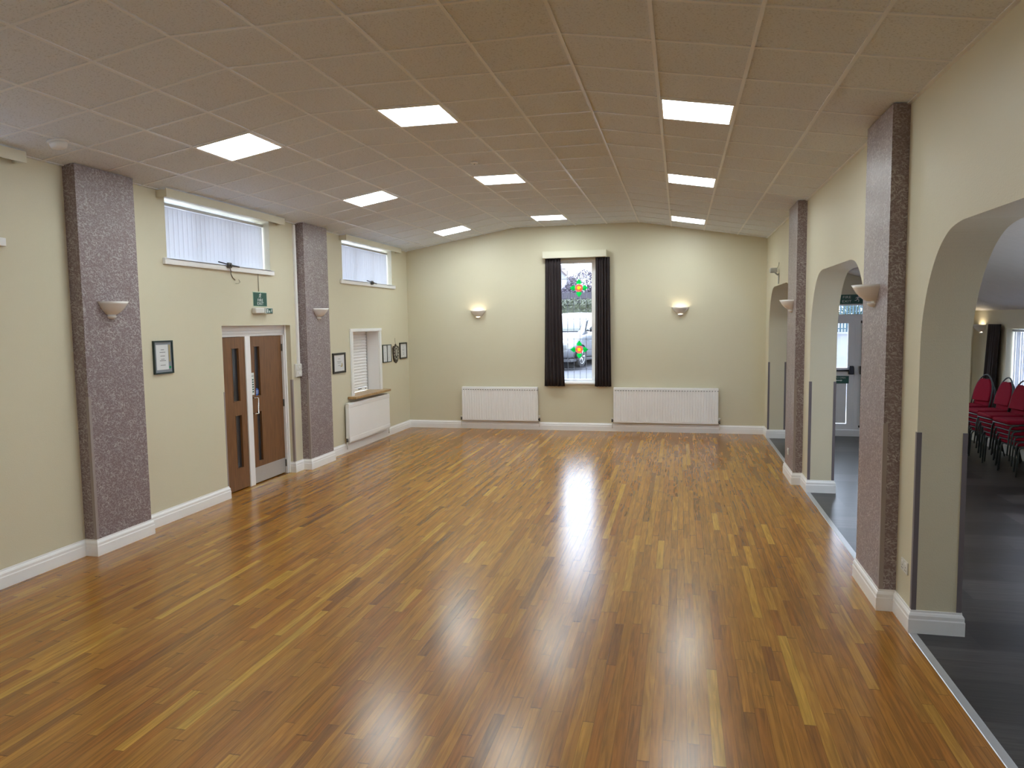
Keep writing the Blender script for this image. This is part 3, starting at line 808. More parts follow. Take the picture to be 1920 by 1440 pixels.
sconce('unlit ceramic wall light on the nearest left pilaster', (.13, 5.955, SZ), LEFT)
sconce('unlit ceramic wall light on the left pilaster beside the double doors', (.13, 10.06, SZ), LEFT)
sconce('lit ceramic wall light left of the far window', (1.494, YF, SZ), FAR, True)
sconce('lit ceramic wall light right of the far window', (5.415, YF, SZ), FAR, True)
sconce('unlit ceramic wall light on the nearest arcade pilaster', (XR-.112, 6.0, SZ), RIGHT)
sconce('unlit ceramic wall light on the second arcade pilaster', (XR-.112, 10.15, SZ), RIGHT)
sconce('lit ceramic wall light in the side room beside the dark curtain', (10.35, 13.73, 1.835), RIGHT, True)

# ------------------------------------------------------------------ ceiling lights
LROW = {-2: ('left', aL), 1: ('middle', aC), 5: ('right', -aR)}
NAMES = {1.2: 'added out of view overhead', 6.0: 'nearest', 9.0: 'second', 12.6: 'farthest'}  # overhead row is unseen, added to brighten surfaces facing the camera
for y in (1.2, 6.0, 9.0, 12.6):
    for j in (-2, 1, 5):
        nm, a = LROW[j]
        c = cpt(j+.5, y+.3)
        t = thing('ceiling_light', 'lit square ceiling panel, %s in the %s row' % (NAMES[y], nm), 'ceiling light', c, group='square ceiling light panels', rot=(0, -a, 0))
        m = MB().use('white')
        for x0, x1, y0, y1 in ((-.288, .288, -.288, -.272), (-.288, .288, .272, .288), (-.288, -.272, -.272, .272), (.272, .288, -.272, .272)): m.box(x0, x1, y0, y1, -.006, .006)
        m.build('frame', None, t)
        m = MB().use('panel').box(-.2715, .2715, -.2715, .2715, -.003, .005); m.build('diffuser', None, t)

# ------------------------------------------------------------------ small ceiling items
t = thing('smoke_detector', 'white round smoke detector on the ceiling above the nearest left pilaster', 'smoke detector', (.44, 5.14, ZL+.44*math.tan(aL)), rot=(0, -aL, 0))
m = MB().use('smoke').lathe([(.005, -.010), (.076, -.010), (.080, -.004), (.080, .003), (.005, .003)], 28); m.build('base', None, t)
m = MB().use('smoke').lathe([(.005, -.056), (.040, -.055), (.058, -.046), (.066, -.026), (.066, -.0105), (.005, -.0105)], 28); m.build('head', None, t)
t = thing('ceiling_sensor', 'small round sensor on the middle ceiling between first and second light rows', 'sensor', (3.1, 8.25, ZK+.002))
m = MB().use('smoke').lathe([(.003, -.02), (.03, -.018), (.042, -.008), (.042, .0), (.003, .0)], 20); m.build('housing', None, t)
m = MB().use('inkd').cyl((0, 0, -.021), .008, .004, 'z', 10); m.build('lens', None, t)

# ------------------------------------------------------------------ pictures and shield on the left wall
def frame(label, y0, y1, z0, z1, mat, bw, mount=None, cat='picture', style=0):
    W, H = y1-y0, z1-z0
    t = thing('picture_frame', label, cat, (0, (y0+y1)/2, z0), LEFT)
    m = MB().use(mat)
    for a, b, c, d_ in ((-W/2, W/2, 0, bw), (-W/2, W/2, H-bw, H), (-W/2, -W/2+bw, bw, H-bw), (W/2-bw, W/2, bw, H-bw)): m.box(a, b, -.022, -.0005, c, d_)
    m.build('moulding', None, t)
    mw = 0.
    if mount:
        m = MB().use(mount).box(-W/2+bw, W/2-bw, -.010, -.0006, bw, H-bw); m.build('mount', None, t); mw = .028
    m = MB().use('print').box(-W/2+bw+mw, W/2-bw-mw*(2. if style == 1 else 1), -.012, -.0105, bw+mw, H-bw-mw); pr = m.build('certificate', None, t)
    m = MB().use('ink'); iw = W-2*bw-2*mw-.03
    rows = (.80, .70, .55, .42, .36, .18) if style == 1 else (.82, .62, .5, .3)
    for k, f in enumerate(rows):
        ww = iw*(.35+.4*((k*37) % 10)/10)/1.3; m.box(-ww/2-.01*(style == 1), ww/2-.01*(style == 1), -.0128, -.0121, bw+mw+(H-2*bw-2*mw)*f-.003, bw+mw+(H-2*bw-2*mw)*f+.004)
    m.build('printed_lines', None, pr)
    if style == 1:
        m = MB().use('gold'); m.box(W/2-bw-.045, W/2-bw-.022, -.0115, -.0102, H*.36, H-bw-.03); m.build('side_panel', None, t)
        m = MB().use('leaf').cyl((W/2-bw-.034, -.0118, bw+.05), .013, .002, 'y', 14); m.build('emblem', None, t)
    if style == 2:
        m = MB().use('gold').prism([(.045, .10), (.105, .10), (.115, .13), (.10, .17), (.085, .155), (.08, .12), (.045, .115)], -.0134, -.0122, 'y'); m.build('emblem', None, pr)
    if style == 3:
        m = MB().use('ink').cyl((0.01, -.0126, .085), .014, .001, 'y', 12); m.build('emblem', None, pr)
    return t
frame('dark green framed certificate between the nearest left pilaster and the doors', 6.645, 6.945, 1.62, 1.975, 'greenblack', .016, 'mount', style=1)
frame('black framed certificate between the left pilaster and the serving hatch', 10.715, 11.16, 1.335, 1.665, 'black', .032, 'mountw', style=2)
frame('black framed certificate nearest the far left corner', 13.585, 13.965, 1.43, 1.75, 'black', .026, 'mountw', style=3)
t = thing('picture_frame', 'thin framed pair of papers between the hatch and the award shield', 'picture', (0, 12.94, 1.40), LEFT)
m = MB().use('greenblack')
for a, b, c, d_ in ((-.205, .205, 0, .013), (-.205, .205, .322, .335), (-.205, -.192, .013, .322), (.192, .205, .013, .322), (-.009, .009, .013, .322)): m.box(a, b, -.02, -.0005, c, d_)
m.build('moulding', None, t)
for s in (-1, 1):
    x = s*.1
    m = MB().use('print').box(x-.09, x+.09, -.012, -.0006, .014, .321); pr = m.build('paper_sheet', None, t)
    m = MB().use('ink')
    for k in range(9): m.box(x-.05, x+.02+.003*((k*7) % 9), -.0126, -.0121, .06+k*.026, .064+k*.026)
    m.build('printed_lines', None, pr)
t = thing('award_shield', 'dark wooden award shield with silver plaques beside the far left corner', 'shield', (0, 13.37, 1.36), LEFT)
poly = [(0, 0), (.07, .03), (.125, .10), (.145, .20), (.15, .30), (.10, .335), (.05, .325), (0, .375), (-.05, .325), (-.10, .335), (-.15, .30), (-.145, .20), (-.125, .10), (-.07, .03)]
m = MB().use('darkwood').prism(poly, -.022, -.001, 'y'); m.build('board', None, t)
m = MB().use('silver').prism([(0, .13), (.045, .16), (.05, .26), (0, .275), (-.05, .26), (-.045, .16)], -.030, -.0225, 'y'); m.build('centre_plaque', None, t)
for k in range(12):
    a = 2*PI*k/12+PI/12
    x, z = .105*math.sin(a), .195+.115*math.cos(a)
    m = MB().use('silver').prism([(x, z-.022), (x+.017, z-.006), (x+.017, z+.018), (x-.017, z+.018), (x-.017, z-.006)], -.028, -.0225, 'y'); m.build('small_plaque', None, t)
m = MB().use('cord').tube([(0, -.012, .37), (-.005, -.004, .44), (0, -.002, .49)], .0025, 5); m.build('hanging_wire', None, t)

# ------------------------------------------------------------------ exit sign, emergency light, trunking on the left wall
def running_man(parent, mat, s, loc, yoff=-.0008):
    x, z = loc; m = MB().use(mat)
    def seg(a, b, w):
        ax, az = a; bx, bz = b; dx, dz = bx-ax, bz-az; l = math.hypot(dx, dz); nx, nz = -dz/l*w/2, dx/l*w/2
        m.prism([(x+s*(ax+nx), z+s*(az+nz)), (x+s*(bx+nx), z+s*(bz+nz)), (x+s*(bx-nx), z+s*(bz-nz)), (x+s*(ax-nx), z+s*(az-nz))], yoff-.0008, yoff, 'y')
    m.cyl((x+s*.14, yoff-.0004, z+s*.40), s*.085, .0008, 'y', 14)
    seg((.08, .30), (-.04, .0), .17); seg((-.03, .02), (.16, -.12), .09); seg((.16, -.11), (.10, -.36), .08)
    seg((-.05, .02), (-.16, -.16), .09); seg((-.15, -.15), (-.38, -.18), .08)
    seg((.06, .27), (.26, .16), .07); seg((.25, .16), (.36, .26), .06); seg((.04, .28), (-.18, .24), .07); seg((-.17, .25), (-.26, .08), .06)
    return m.build('running_figure', None, parent)
t = thing('exit_sign', 'green FIRE EXIT sign above the brown double doors', 'sign', (0, 8.715, 2.372), LEFT)
m = MB().use('signedge').box(-.163, .163, -.004, -.0005, 0, .192); m.build('backing', None, t)
m = MB().use('green').box(-.156, .156, -.006, -.004, .008, .184); m.build('sign_face', None, t)
running_man(t, 'signw', .085, (0, .139), -.0061)
text('lettering', 'FIRE', .052, 'signw', t, (0, -.0064, .082), sx=1.35)
text('lettering', 'EXIT', .052, 'signw', t, (0, -.0064, .038), sx=1.35)
t = thing('emergency_light', 'white emergency light with small green exit blade above the doors', 'emergency light', (0, 8.68, 2.28), LEFT)
m = MB().use('plastic').box(-.165, .06, -.062, -.0005, .0, .075, .012); m.build('housing', None, t)
m = MB().use('signw').box(.035, .20, -.085, -.063, -.002, .075, .006); bl = m.build('exit_blade', None, t)
m = MB().use('green').box(.045, .195, -.0865, -.0851, .004, .069); g = m.build('blade_face', None, bl)
m = MB().use('signw'); m.box(.058, .085, -.0875, -.0866, .012, .060); m.box(.105, .125, -.0875, -.0866, .012, .040); m.build('pictogram', None, bl)
running_man(bl, 'signw', .055, (.165, .036), -.0867)
m = MB().use('cable'); m.tube([(.01, -.006, .192+.10), (.01, -.006, .192+.37), (.012, -.006, .52)], .006, 6)
m.build('supply_cable', None, t)
t = thing('switch_box', 'white light switch box at the foot of the trunking beside the doors', 'light switch', (0, 9.60, 1.375), LEFT)
m = MB().use('plastic').box(-.085, .085, -.035, -.0005, 0, .19, .006); m.build('back_box', None, t)
for z in (.01, .10):
    m = MB().use('plastic').box(-.075, .075, -.043, -.0351, z, z+.08, .004); pl = m.build('switch_plate', None, t)
    m = MB().use('white').box(-.018, .018, -.048, -.0431, z+.025, z+.055, .003); m.build('rocker', None, pl)
t = thing('cable_trunking', 'white vertical cable trunking from ceiling to switch box', 'cable trunking', (0, 9.63, 1.567), LEFT)
m = MB().use('white').box(-.025, .025, -.03, -.0005, 0, 1.985, .003); m.build('channel', None, t)

# ------------------------------------------------------------------ arcade wall fittings
t = thing('security_camera', 'small grey security camera on a bracket above the farthest arch', 'security camera', (XR, 12.42, 2.68), RIGHT)
m = MB().use('greyplastic'); m.box(-.03, .03, -.014, -.0005, -.0, .17, .004); m.build('bracket', None, t)
m = MB().use('greyplastic'); m.tube([(0, -.014, .14), (0, -.05, .17), (-.02, -.075, .20)], .012, 8); m.build('arm', None, t)
m = MB().use('greyplastic'); m.box(-.10, .05, -.135, -.03, .18, .255, .012); m.build('housing', None, t)
m = MB().use('steel').cyl((-.105, -.082, .217), .026, .03, 'x', 16); m.build('lens', None, t)
m = MB().use('cable').tube([(.02, -.03, .25), (.03, -.01, .29), (.03, -.004, .34)], .005, 6); m.build('cable', None, t)
def socket(label, loc, rz, w=.147):
    t = thing('wall_socket', label, 'power socket', loc, rz)
    m = MB().use('plastic').box(-w/2, w/2, -.010, -.0005, 0, .086, .003); m.build('face_plate', None, t)
    for s in ((-1, 1) if w > .1 else (0,)):
        m = MB().use('white').box(s*.036-.008, s*.036+.008, -.014, -.0101, .06, .078, .002); m.build('rocker', None, t)
        m = MB().use('inkd')
        for dx, z in ((-.011, .022), (.011, .022), (0, .042)): m.box(s*.036+dx-.003, s*.036+dx+.003, -.0108, -.0101, z-.004, z+.004)
        m.build('pin_hole', None, t)
socket('white double socket low on the pier beside the nearest arch', (XR, 5.42, .36), RIGHT)
socket('white socket low on the second arcade pilaster', (XR-.112, 10.22, .315), RIGHT, .09)

# ------------------------------------------------------------------ side room : glazed doors, sign, window, curtain
d = tag(empty('door_2', (8.48, YF-.02, 0.)), 'white glazed double fire doors at the far end of the side room', kind='structure')
m = MB().use('pvc')
m.box(-.88, .88, -.01, .06, 2.10, 2.19); m.box(-.88, .88, -.01, .06, 2.345, 2.385, .0); 
for s in (-1, 1):
    for z0, z1 in ((.115, 2.10), (2.19, 2.345)): m.box(min(s*.88, s*.80), max(s*.88, s*.80), -.01, .06, z0, z1)

m.box(-.88, .88, -.03, .06, 0., .115, .004); m.box(-.88, .88, -.02, -.01, 2.17, 2.19)
m.build('door_frame', None, d)
m = MB().use('glass').box(-.80, .80, .02, .026, 2.19, 2.345); m.build('transom_pane', None, d)
for s in (-1, 1):
    x0, x1 = (-.80, -.033) if s < 0 else (.033, .80)
    m = MB().use('pvc')
    m.box(x0, x0+.11, -.012, .05, .12, 2.10); m.box(x1-.11, x1, -.012, .05, .12, 2.10); m.box(x0+.11, x1-.11, -.012, .05, 2.03, 2.10); m.box(x0+.11, x1-.11, -.012, .05, .98, 1.235)
    m.box(x0+.11, x1-.11, -.012, .05, .12, .225)
    lf = m.build('door_leaf', None, d)
    m = MB().use('pvc').box(x0+.118, x1-.118, .0, .03, .233, .972); m.build('lower_panel', None, lf)
    m = MB().use('glass').box(x0+.11, x1-.11, .018, .024, 1.235, 2.03); m.build('pane', None, lf)
    bar = empty('panic_bar'); bar.parent = lf
    m = MB().use('blackmetal'); m.tube([(x0+.08, -.07, 1.19), (x1-.08, -.07, 1.19)], .014, 10)
    for x in ((x0+.06, x1-.06)): m.box(x-.04, x+.04, -.095, -.012, 1.12, 1.27, .012)
    m.build('push_bar', None, lf); bpy.data.objects.remove(bar)
    if s > 0:
        m = MB().use('blackmetal'); m.tube([(x0+.05, -.04, .18), (x0+.05, -.04, 2.06)], .011, 8); m.box(x0+.025, x0+.075, -.05, -.0125, 2.03, 2.075, .004); m.box(x0+.025, x0+.075, -.05, -.0125, .165, .20, .004); m.build('bolt_rod', None, lf)
    cxs = (x0+x1)/2+(.10 if s < 0 else 0.)
    m = MB().use('green').box(cxs-.27 if s < 0 else x0+.07, cxs+.20 if s < 0 else x0+.54, -.016, -.0122, .955, 1.09); sg = m.build('push_bar_sign', None, lf)
    c = (cxs-.27+cxs+.20)/2 if s < 0 else x0+.305
    text('lettering', 'PUSH BAR TO OPEN', .038, 'signw', sg, (c, -.0163, 1.055))
    m = MB().use('signw').prism([(c-.02, 1.0), (c+.10, 1.0), (c+.10, .99), (c+.13, 1.008), (c+.10, 1.026), (c+.10, 1.016), (c-.02, 1.016)], -.0172, -.0162, 'y'); m.build('arrow', None, sg)
m = MB().use('pvc').box(-.033, .033, -.018, .05, .12, 2.10, .003); m.build('centre_mullion', None, d)
t = thing('exit_sign', 'green FIRE EXIT sign with running figure over the glazed side room doors', 'sign', (8.42, YF, 2.372), FAR)
m = MB().use('green').box(-.235, .235, -.036, -.030, 0, .165); m.build('sign_face', None, t)
m = MB().use('pvc').box(-.20, .20, -.030, -.0005, .02, .14); m.build('backing', None, t)
text('lettering', 'FIRE', .062, 'signw', t, (-.125, -.0365, .118), sx=1.2)
text('lettering', 'EXIT', .062, 'signw', t, (-.125, -.0365, .045), sx=1.2)
running_man(t, 'signw', .13, (.055, .082), -.0366)
m = MB().use('signw')
m.box(.145, .20, -.0374, -.0366, .065, .10); m.build('arrow', None, t)

for num, R, lb in ((6, AW1, 'wide white window of the side room behind the stacked chairs'), (7, AW2, 'unseen white window added to the side room nearer the stage')):
    w = wall_window(num, R, 10.52, 10.60, 'x', lb, mull=(.5,))
    c = (R[0]+R[1])/2
    m = MB().use('white').box(-.20, .0, R[0]-c+.002, R[1]-c-.002, -.03+.03, .012); m.build('window_sill', None, w)
vertical_blind((10.44, (AW1[0]+AW1[1])/2, .966), RIGHT, AW1[1]-AW1[0]-.03, .915, 'white vertical blind in the side room window behind the red chairs', 'window blind', None, 30)
# local x -> -Y on the right wall
curtain('dark curtain hanging at the left end of the side room window', (10.275, 13.10, .78), RIGHT, (-.20, .25), (-.34, .10), 1.215, 4.5, .028, None)
sh_ = None

# ------------------------------------------------------------------ stacked banquet chairs
def make_chair():
    t = empty('banquet_chair')
    m = MB().use('red'); m.box(-.205, .205, -.225, .205, .405, .462, .022, 3); m.build('seat', None, t)
    m = MB().use('frame')
    c = .03; x, y0, y1, z = .205, -.22, .205, .398
    pts = []
    for px, py, a0 in ((x-c, y1-c, 0), (-x+c, y1-c, 90), (-x+c, y0+c, 180), (x-c, y0+c, 270)):
        for k in range(4):
            a = math.radians(a0+k*30); pts.append((px+c*math.cos(a), py+c*math.sin(a), z))
    m.tube(pts, .0085, 6, closed=True); m.build('seat_rail', None, t)
    for s in (-1, 1):
        m = MB().use('frame'); m.tube([(s*.212, -.10, .392), (s*.214, -.17, .388), (s*.216, -.20, .37), (s*.218, -.212, .33), (s*.224, -.235, .0)], .0105, 8); m.build('front_leg', None, t)
        m = MB().use('frame'); m.tube([(s*.212, .17, .40), (s*.216, .20, .30), (s*.222, .275, .0)], .0105, 8); m.build('rear_leg', None, t)
    m = MB().use('frame')
    lean = lambda z: .185+(z-.4)*.20
    pts = [(-.212, lean(.40), .40), (-.214, lean(.55), .55), (-.205, lean(.66), .66)]
    for k in range(13):
        a = PI-k*PI/12; z = .70+.225*math.sin(a)**.9 if math.sin(a) > 1e-6 else .70
        pts.append((.195*math.cos(a)*(1-.25*math.sin(a)), lean(z), z))
    pts += [(.205, lean(.66), .66), (.214, lean(.55), .55), (.212, lean(.40), .40)]
    m.tube(pts, .0105, 8); m.build('back_frame', None, t)
    m = MB().use('red')
    poly = [(-.19, .52), (-.196, .60), (-.188, .70), (-.155, .79), (-.10, .855), (-.05, .862), (.0, .85), (.05, .862), (.10, .855), (.155, .79), (.188, .70), (.196, .60), (.19, .52)]
    rings = []
    for off, sc in ((-.024, .93), (-.016, 1.), (.012, 1.), (.018, .93)):
        rings.append([(x*sc, lean(.69+(z-.69)*sc)+off, .69+(z-.69)*sc) for x, z in poly])
    m.rings(rings); m.build('backrest', None, t)
    return t
proto = make_chair()
STK = [((9.95, 10.98), -PI/2+.10, 'frontmost stack at the right edge'), ((9.96, 11.54), -PI/2+.10, 'second stack from the right edge'),
       ((9.98, 12.10), -PI/2+.12, 'third stack from the right edge'), ((9.94, 12.74), -PI/2+.26, 'rearmost stack before the dark curtain')]
LV = ['bottom', 'second from bottom', 'middle', 'second from top', 'topmost']
first = True
for (x, y), rz, nm in STK:
    for k in range(5):
        o = proto if first else copy_tree(proto); first = False
        f = Vector((math.sin(rz), -math.cos(rz)))   # facing direction of local -y
        p = Vector((x, y))+f*(.03*k)
        o.location = (p.x, p.y, .072*k); o.rotation_euler = (0, 0, rz)
        tag(o, 'red banquet chair, %s in the %s' % (LV[k], nm), 'chair', 'red chairs in stacks in the side room')

# ------------------------------------------------------------------ outdoors
def gz(y): return .74 if y < 21 else (.74+(y-21)/13*.71 if y < 34 else 1.45)
m = MB().use('tarmac')
ys = [14.55, 16., 21., 27., 34., 60., 140.]
m.rings([[(-70, y, gz(y)), (70, y, gz(y)), (70, y, gz(y)-.3), (-70, y, gz(y)-.3)] for y in ys], smooth=False)
tag(m.build('ground'), 'grey tarmac car park outside', kind='structure')
def leafy(m, blobs, n, size):
    for (cx_, cy_, cz_, rx, ry, rz_) in blobs:
        for _ in range(n):
            v = Vector((random.gauss(0, 1), random.gauss(0, 1), random.gauss(0, 1))).normalized()*random.uniform(.75, 1.05)
            p = Vector((cx_+v.x*rx, cy_+v.y*ry, cz_+v.z*rz_))
            a = Vector((random.gauss(0, 1), random.gauss(0, 1), random.gauss(0, 1))).normalized(); b = a.orthogonal().normalized()
            s = size*random.uniform(.6, 1.3)
            m.quad([p-a*s, p+b*s*.5, p+a*s, p-b*s*.5])
m = MB().use('hedge')
m.box(-3, 6, 26.7, 27.6, gz(27), 2.7)
for k in range(46):
    m.ball((-3+k*.2, 27.1+random.uniform(-.2, .2), 2.5+random.uniform(-.12, .16)), .26, 2, (1, 1.2, .8), .15)
leafy(m, [(-3+k*.3, 26.8, 2.2, .5, .35, .75) for k in range(31)]+[(-3+k*.3, 27.0, 2.75, .4, .4, .22) for k in range(31)], 170, .055)
tag(m.build('hedge', clean=False), 'clipped green hedge behind the parked car', 'hedge')
t = thing('timber_fence', 'dark weathered fence behind the hedge', 'fence', (0, 32, gz(32)))
m = MB().use('boardfence')
for k in range(90): m.box(-6+k*.16, -6+k*.16+.15, 0, .022, 0, 2.05+.02*((k*7) % 5)/5)
m.build('boards', None, t)
for k in range(8):
    m = MB().use('boardfence').box(-5.9+k*2, -5.8+k*2, .025, .125, 0, 2.15); m.build('post', None, t)
def tree(label, x, y, crown, mat, n, size, r=.12, group='trees outside'):
    z0 = gz(y)
    t = thing('tree', label, 'tree', (x, y, z0), group=group)
    top = max(b[2] for b in crown)-z0
    m = MB().use('twig'); m.tube([(0, 0, -.05), (.05, 0, top*.4), (-.05, .05, top*.8), (0, 0, top)], [r, r*.8, r*.5, r*.2], 8)
    for (bx, by, bz, rx, ry, rz_) in crown:
        for _ in range(7):
            v = Vector((random.gauss(0, 1), random.gauss(0, 1), random.gauss(0, 1))).normalized()
            m.tube([(0, 0, top*.45), ((bx-x)+v.x*rx*.4, (by-y)+v.y*ry*.4, (bz-z0)+v.z*rz_*.3), ((bx-x)+v.x*rx*.9, (by-y)+v.y*ry*.9, (bz-z0)+v.z*rz_*.9)], [r*.4, r*.2, r*.05], 5)
    m.build('trunk', None, t)
    m = MB().use(mat); leafy(m, [(b[0]-x, b[1]-y, b[2]-z0, b[3], b[4], b[5]) for b in crown], n, size)
    m.build('foliage', None, t, clean=False)
tree('bare purplish tree beyond the fence seen through the far window', -1.9, 58, [(-1.9, 58, 4.9, 1.5, 1.3, 1.25), (-.7, 58.5, 4.3, 1.3, 1.2, 1.2), (-3.0, 58, 4.2, .9, 1., .9)], 'twig', 2600, .085)
tree('smaller bare tree to the right of the purplish one', 1.0, 63, [(1.0, 63, 4.6, 1.4, 1.2, 1.1), (2.4, 63, 4.0, 1.2, 1.2, 1.0)], 'twig', 2000, .085)
for x, y, lb in ((11.6, 40, 'left'), (14.6, 43, 'middle'), (17.8, 40, 'right')):
    tree('leafy green tree behind the railings seen through the glazed doors, %s one' % lb, x, y, [(x, y, 3.2, 1.3, 1.2, 1.5), (x+.5, y, 2.4, 1.0, 1.0, .9)], 'tree', 900, .11)
t = thing('metal_railing', 'green metal railing outside the glazed side room doors', 'railing', (13, 34, gz(34)))
m = MB().use('railgreen')
for k in range(64): m.box(-4+k*.125, -4+k*.125+.07, 0, .02, .08, 1.55)
m.build('bars', None, t)
m = MB().use('railgreen'); m.box(-4, 4, -.02, .0, .2, .25); m.box(-4, 4, -.02, .0, 1.36, 1.41); m.build('rails', None, t)
for k in range(4):
    m = MB().use('railgreen').box(-3.9+k*2.55, -3.82+k*2.55, .02, .10, 0, 1.6); m.build('post', None, t)
t = thing('house', 'pale rendered gabled house far outside the far window', 'house', (-13.4, 100, 1.45))
m = MB().use('render').prism([(-4, 0), (4, 0), (4, 6.5), (0, 10.4), (-4, 6.5)], 0, 8, 'y'); m.build('walls', None, t)
m = MB().use('roof')
for s in (-1, 1): m.rings([[(0, y, 10.65), (s*4.4, y, 6.35), (s*4.4, y, 6.15), (0, y, 10.43)] for y in (-.3, 8.3)], smooth=False)
m.build('roof', None, t)
for x, z in ((2.2, 5.6), (2.2, 2.4), (-2.2, 5.6), (-2.2, 2.4)):
    m = MB().use('white').box(x-.6, x+.6, -.08, -.01, z, z+1.4); f = m.build('window', None, t)
    m = MB().use('pane'); m.box(x-.5, x-.04, -.1, -.081, z+.1, z+1.3); m.box(x+.04, x+.5, -.1, -.081, z+.1, z+1.3); m.build('pane', None, f)

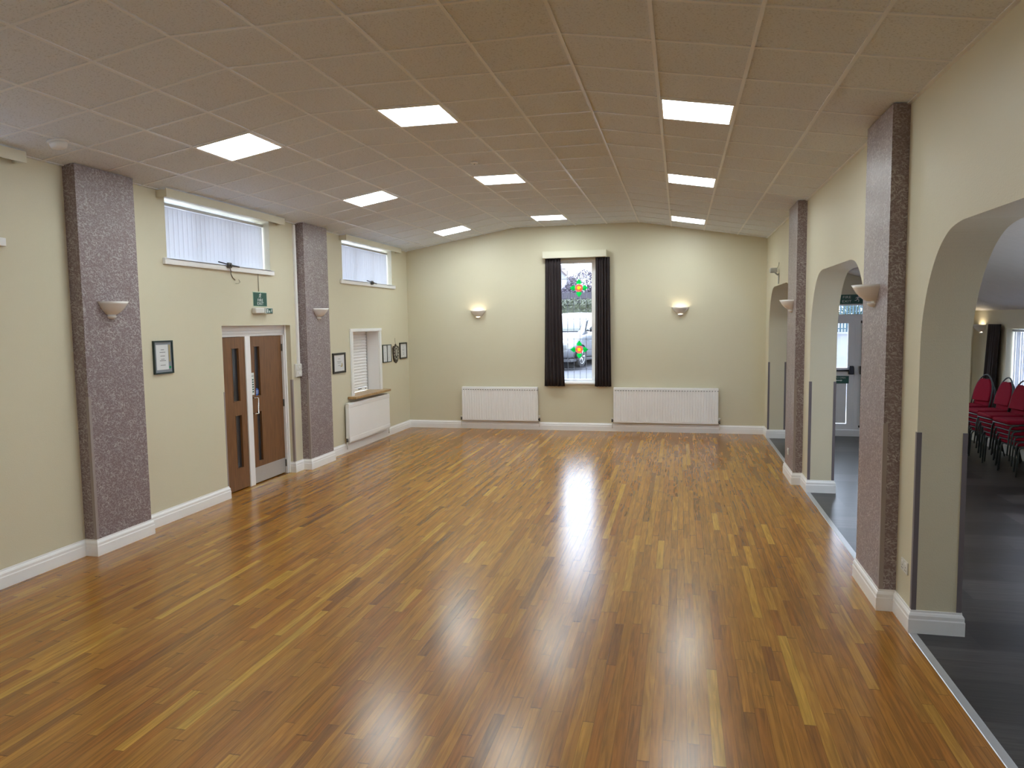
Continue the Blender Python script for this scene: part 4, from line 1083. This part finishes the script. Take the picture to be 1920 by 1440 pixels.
# parked car: local -y is forward, x across
def make_car(loc, rz):
    t = thing('car', 'silver family car parked outside the far window', 'car', loc, rz)
    # stations along the length: y, half width low, z low, z belt, roof z, roof half width
    ST = [(-2.10, .62, .30, .58, .60, .55), (-2.02, .78, .22, .72, .74, .70), (-1.75, .85, .20, .84, .86, .76), (-1.35, .87, .20, .93, .96, .78), (-1.05, .88, .20, .97, 1.02, .78),
          (-.45, .89, .20, 1.00, 1.38, .66), (-.05, .89, .20, 1.01, 1.55, .61), (.6, .89, .20, 1.02, 1.60, .61), (1.3, .88, .20, 1.04, 1.57, .60), (1.75, .86, .22, 1.05, 1.42, .60), (2.02, .80, .26, 1.0, 1.05, .66), (2.10, .70, .34, .9, .92, .60)]
    m = MB().use('carpaint'); rings = []
    for y, w, zl, zb, zr, wr in ST:
        h = [(w*.86, zl), (w*.98, zl+.10), (w, (zl+zb)*.5), (w*.985, zb-.04), (w*.95, zb), (wr+(w*.95-wr)*.12 if zr-zb > .1 else wr*1.03, zb+(zr-zb)*.88), (wr*.88, zr-.015 if zr-zb > .1 else zr), (wr*.45, zr+.012)]
        ring = [(x, y, z) for x, z in h]+[(-x, y, z) for x, z in h[::-1]]
        rings.append(ring)
    m.rings(rings); body = m.build('body', None, t)
    sd = body.modifiers.new('s', 'SUBSURF'); sd.levels = 2; sd.render_levels = 2
    m = MB().use('carglass')
    m.rings([[(-.70, -1.06, 1.035), (0, -1.12, 1.04), (.70, -1.06, 1.035)], [(-.655, -.72, 1.24), (0, -.76, 1.255), (.655, -.72, 1.24)], [(-.58, -.34, 1.46), (0, -.36, 1.475), (.58, -.34, 1.46)]], closed=False, caps=False)
    ws = m.build('windscreen', None, t); so = ws.modifiers.new('t', 'SOLIDIFY'); so.thickness = .03; so.offset = 0
    m = MB().use('cardark'); m.tube([(-.70, -1.10, 1.03), (0, -1.16, 1.035), (.70, -1.10, 1.03)], .022, 6); m.tube([(-.5, -1.13, 1.05), (.1, -1.10, 1.07)], .012, 5); m.build('wiper', None, t)
    for s in (-1, 1):
        m = MB().use('carglass')
        m.prism([(-.80, 1.06), (-.28, 1.40), (-.02, 1.44), (-.02, 1.06)], s*.80, s*.83, 'x'); m.prism([(.04, 1.06), (.04, 1.45), (.9, 1.46), (1.0, 1.08)], s*.80, s*.83, 'x')
        sw = m.build('side_window', None, t)
        for v in sw.data.vertices: v.co.x -= s*(v.co.z-1.03)*.36-s*.04
        m = MB().use('cardark').ball((s*.99, -.62, 1.09), .12, 2, (1., .6, .75)); m.tube([(s*.88, -.60, 1.03), (s*.96, -.61, 1.05)], .03, 6); m.build('wing_mirror', None, t)
        m = MB().use('lamp').ball((s*.60, -1.93, .70), .18, 2, (1., .55, .6)); m.build('headlamp', None, t)
        for y in (-1.28, 1.30):
            wl = empty('wheel', (s*.80, y, .315)); wl.parent = t
            m = MB().use('tyre').lathe([(.20, -.10), (.30, -.10), (.315, -.07), (.315, .07), (.30, .10), (.20, .10)], 28, axis='x'); m.build('tyre', None, wl)
            m = MB().use('alu'); m.lathe([(.02, s*.09), (.06, s*.095), (.06, s*.06), (.21, s*.06), (.215, s*.1), (.205, s*.105), (.195, s*.075)], 28, axis='x')
            for k in range(5):
                a = 2*PI*k/5; m.tube([(s*.085, .05*math.cos(a), .05*math.sin(a)), (s*.085, .20*math.cos(a), .20*math.sin(a))], .024, 6)
            m.build('alloy_rim', None, wl)
            m = MB().use('cardark'); m.lathe([(.33, s*.02), (.36, s*.09), (.365, s*.105), (.335, s*.108), (.32, s*.09)], 24, 0, PI, axis='x', center=(s*.80-s*.0, y, .315)); m.build('wheel_arch', None, t)
    m = MB().use('cardark'); m.box(-.55, .55, -2.135, -2.0, .30, .52, .02); m.box(-.40, .40, -2.10, -1.98, .60, .70, .02); m.box(-.86, .86, -2.02, 2.02, .18, .26, .01); m.build('grille', None, t)
    m = MB().use('signw').box(-.26, .26, -2.15, -2.136, .42, .52, .003); m.build('number_plate', None, t)
    return t
make_car((2.13, 22.4, gz(22.3)), math.radians(-15))

# ------------------------------------------------------------------ sky, camera, render look
wd = bpy.data.worlds.new('overcast'); SC.world = wd; wd.use_nodes = True
nt = wd.node_tree; bg = nt.nodes['Background']
tc = N(nt, 'ShaderNodeTexCoord'); no = N(nt, 'ShaderNodeTexNoise'); no.inputs['Scale'].default_value = 2.; no.inputs['Detail'].default_value = 4
nt.links.new(tc.outputs['Generated'], no.inputs['Vector'])
rp = N(nt, 'ShaderNodeValToRGB'); rp.color_ramp.elements[0].color = (.66, .78, 1., 1); rp.color_ramp.elements[1].color = (.84, .92, 1., 1)
nt.links.new(no.outputs['Fac'], rp.inputs[0]); nt.links.new(rp.outputs[0], bg.inputs[0])
bg.inputs[1].default_value = 9.0

cd = bpy.data.cameras.new('camera'); cam = bpy.data.objects.new('camera', cd); COL.objects.link(cam)
F = 1369.2
cd.sensor_fit = 'HORIZONTAL'; cd.sensor_width = 36.; cd.lens = F/1920*36; cd.clip_start = .05; cd.clip_end = 500
Rm = Matrix(((.97460773, -.22383259, -.00622458), (.22354743, .97101291, .08461957), (-.01289647, -.08386238, .99639389)))
B = Matrix((Rm.col[0], Rm.col[2], -Rm.col[1])).transposed().to_4x4()
B.translation = Vector((5.4121, 0., 2.1202)); cam.matrix_world = B
SC.camera = cam
vs = SC.view_settings
vs.view_transform = 'Standard'; vs.look = 'None'; vs.exposure = .2; vs.gamma = 1.; vs.use_curve_mapping = False
SC.cycles.max_bounces = 8; SC.cycles.diffuse_bounces = 5; SC.cycles.glossy_bounces = 3; SC.cycles.transparent_max_bounces = 12
SC.cycles.caustics_reflective = False; SC.cycles.caustics_refractive = False
SC.cycles.sample_clamp_indirect = 6.
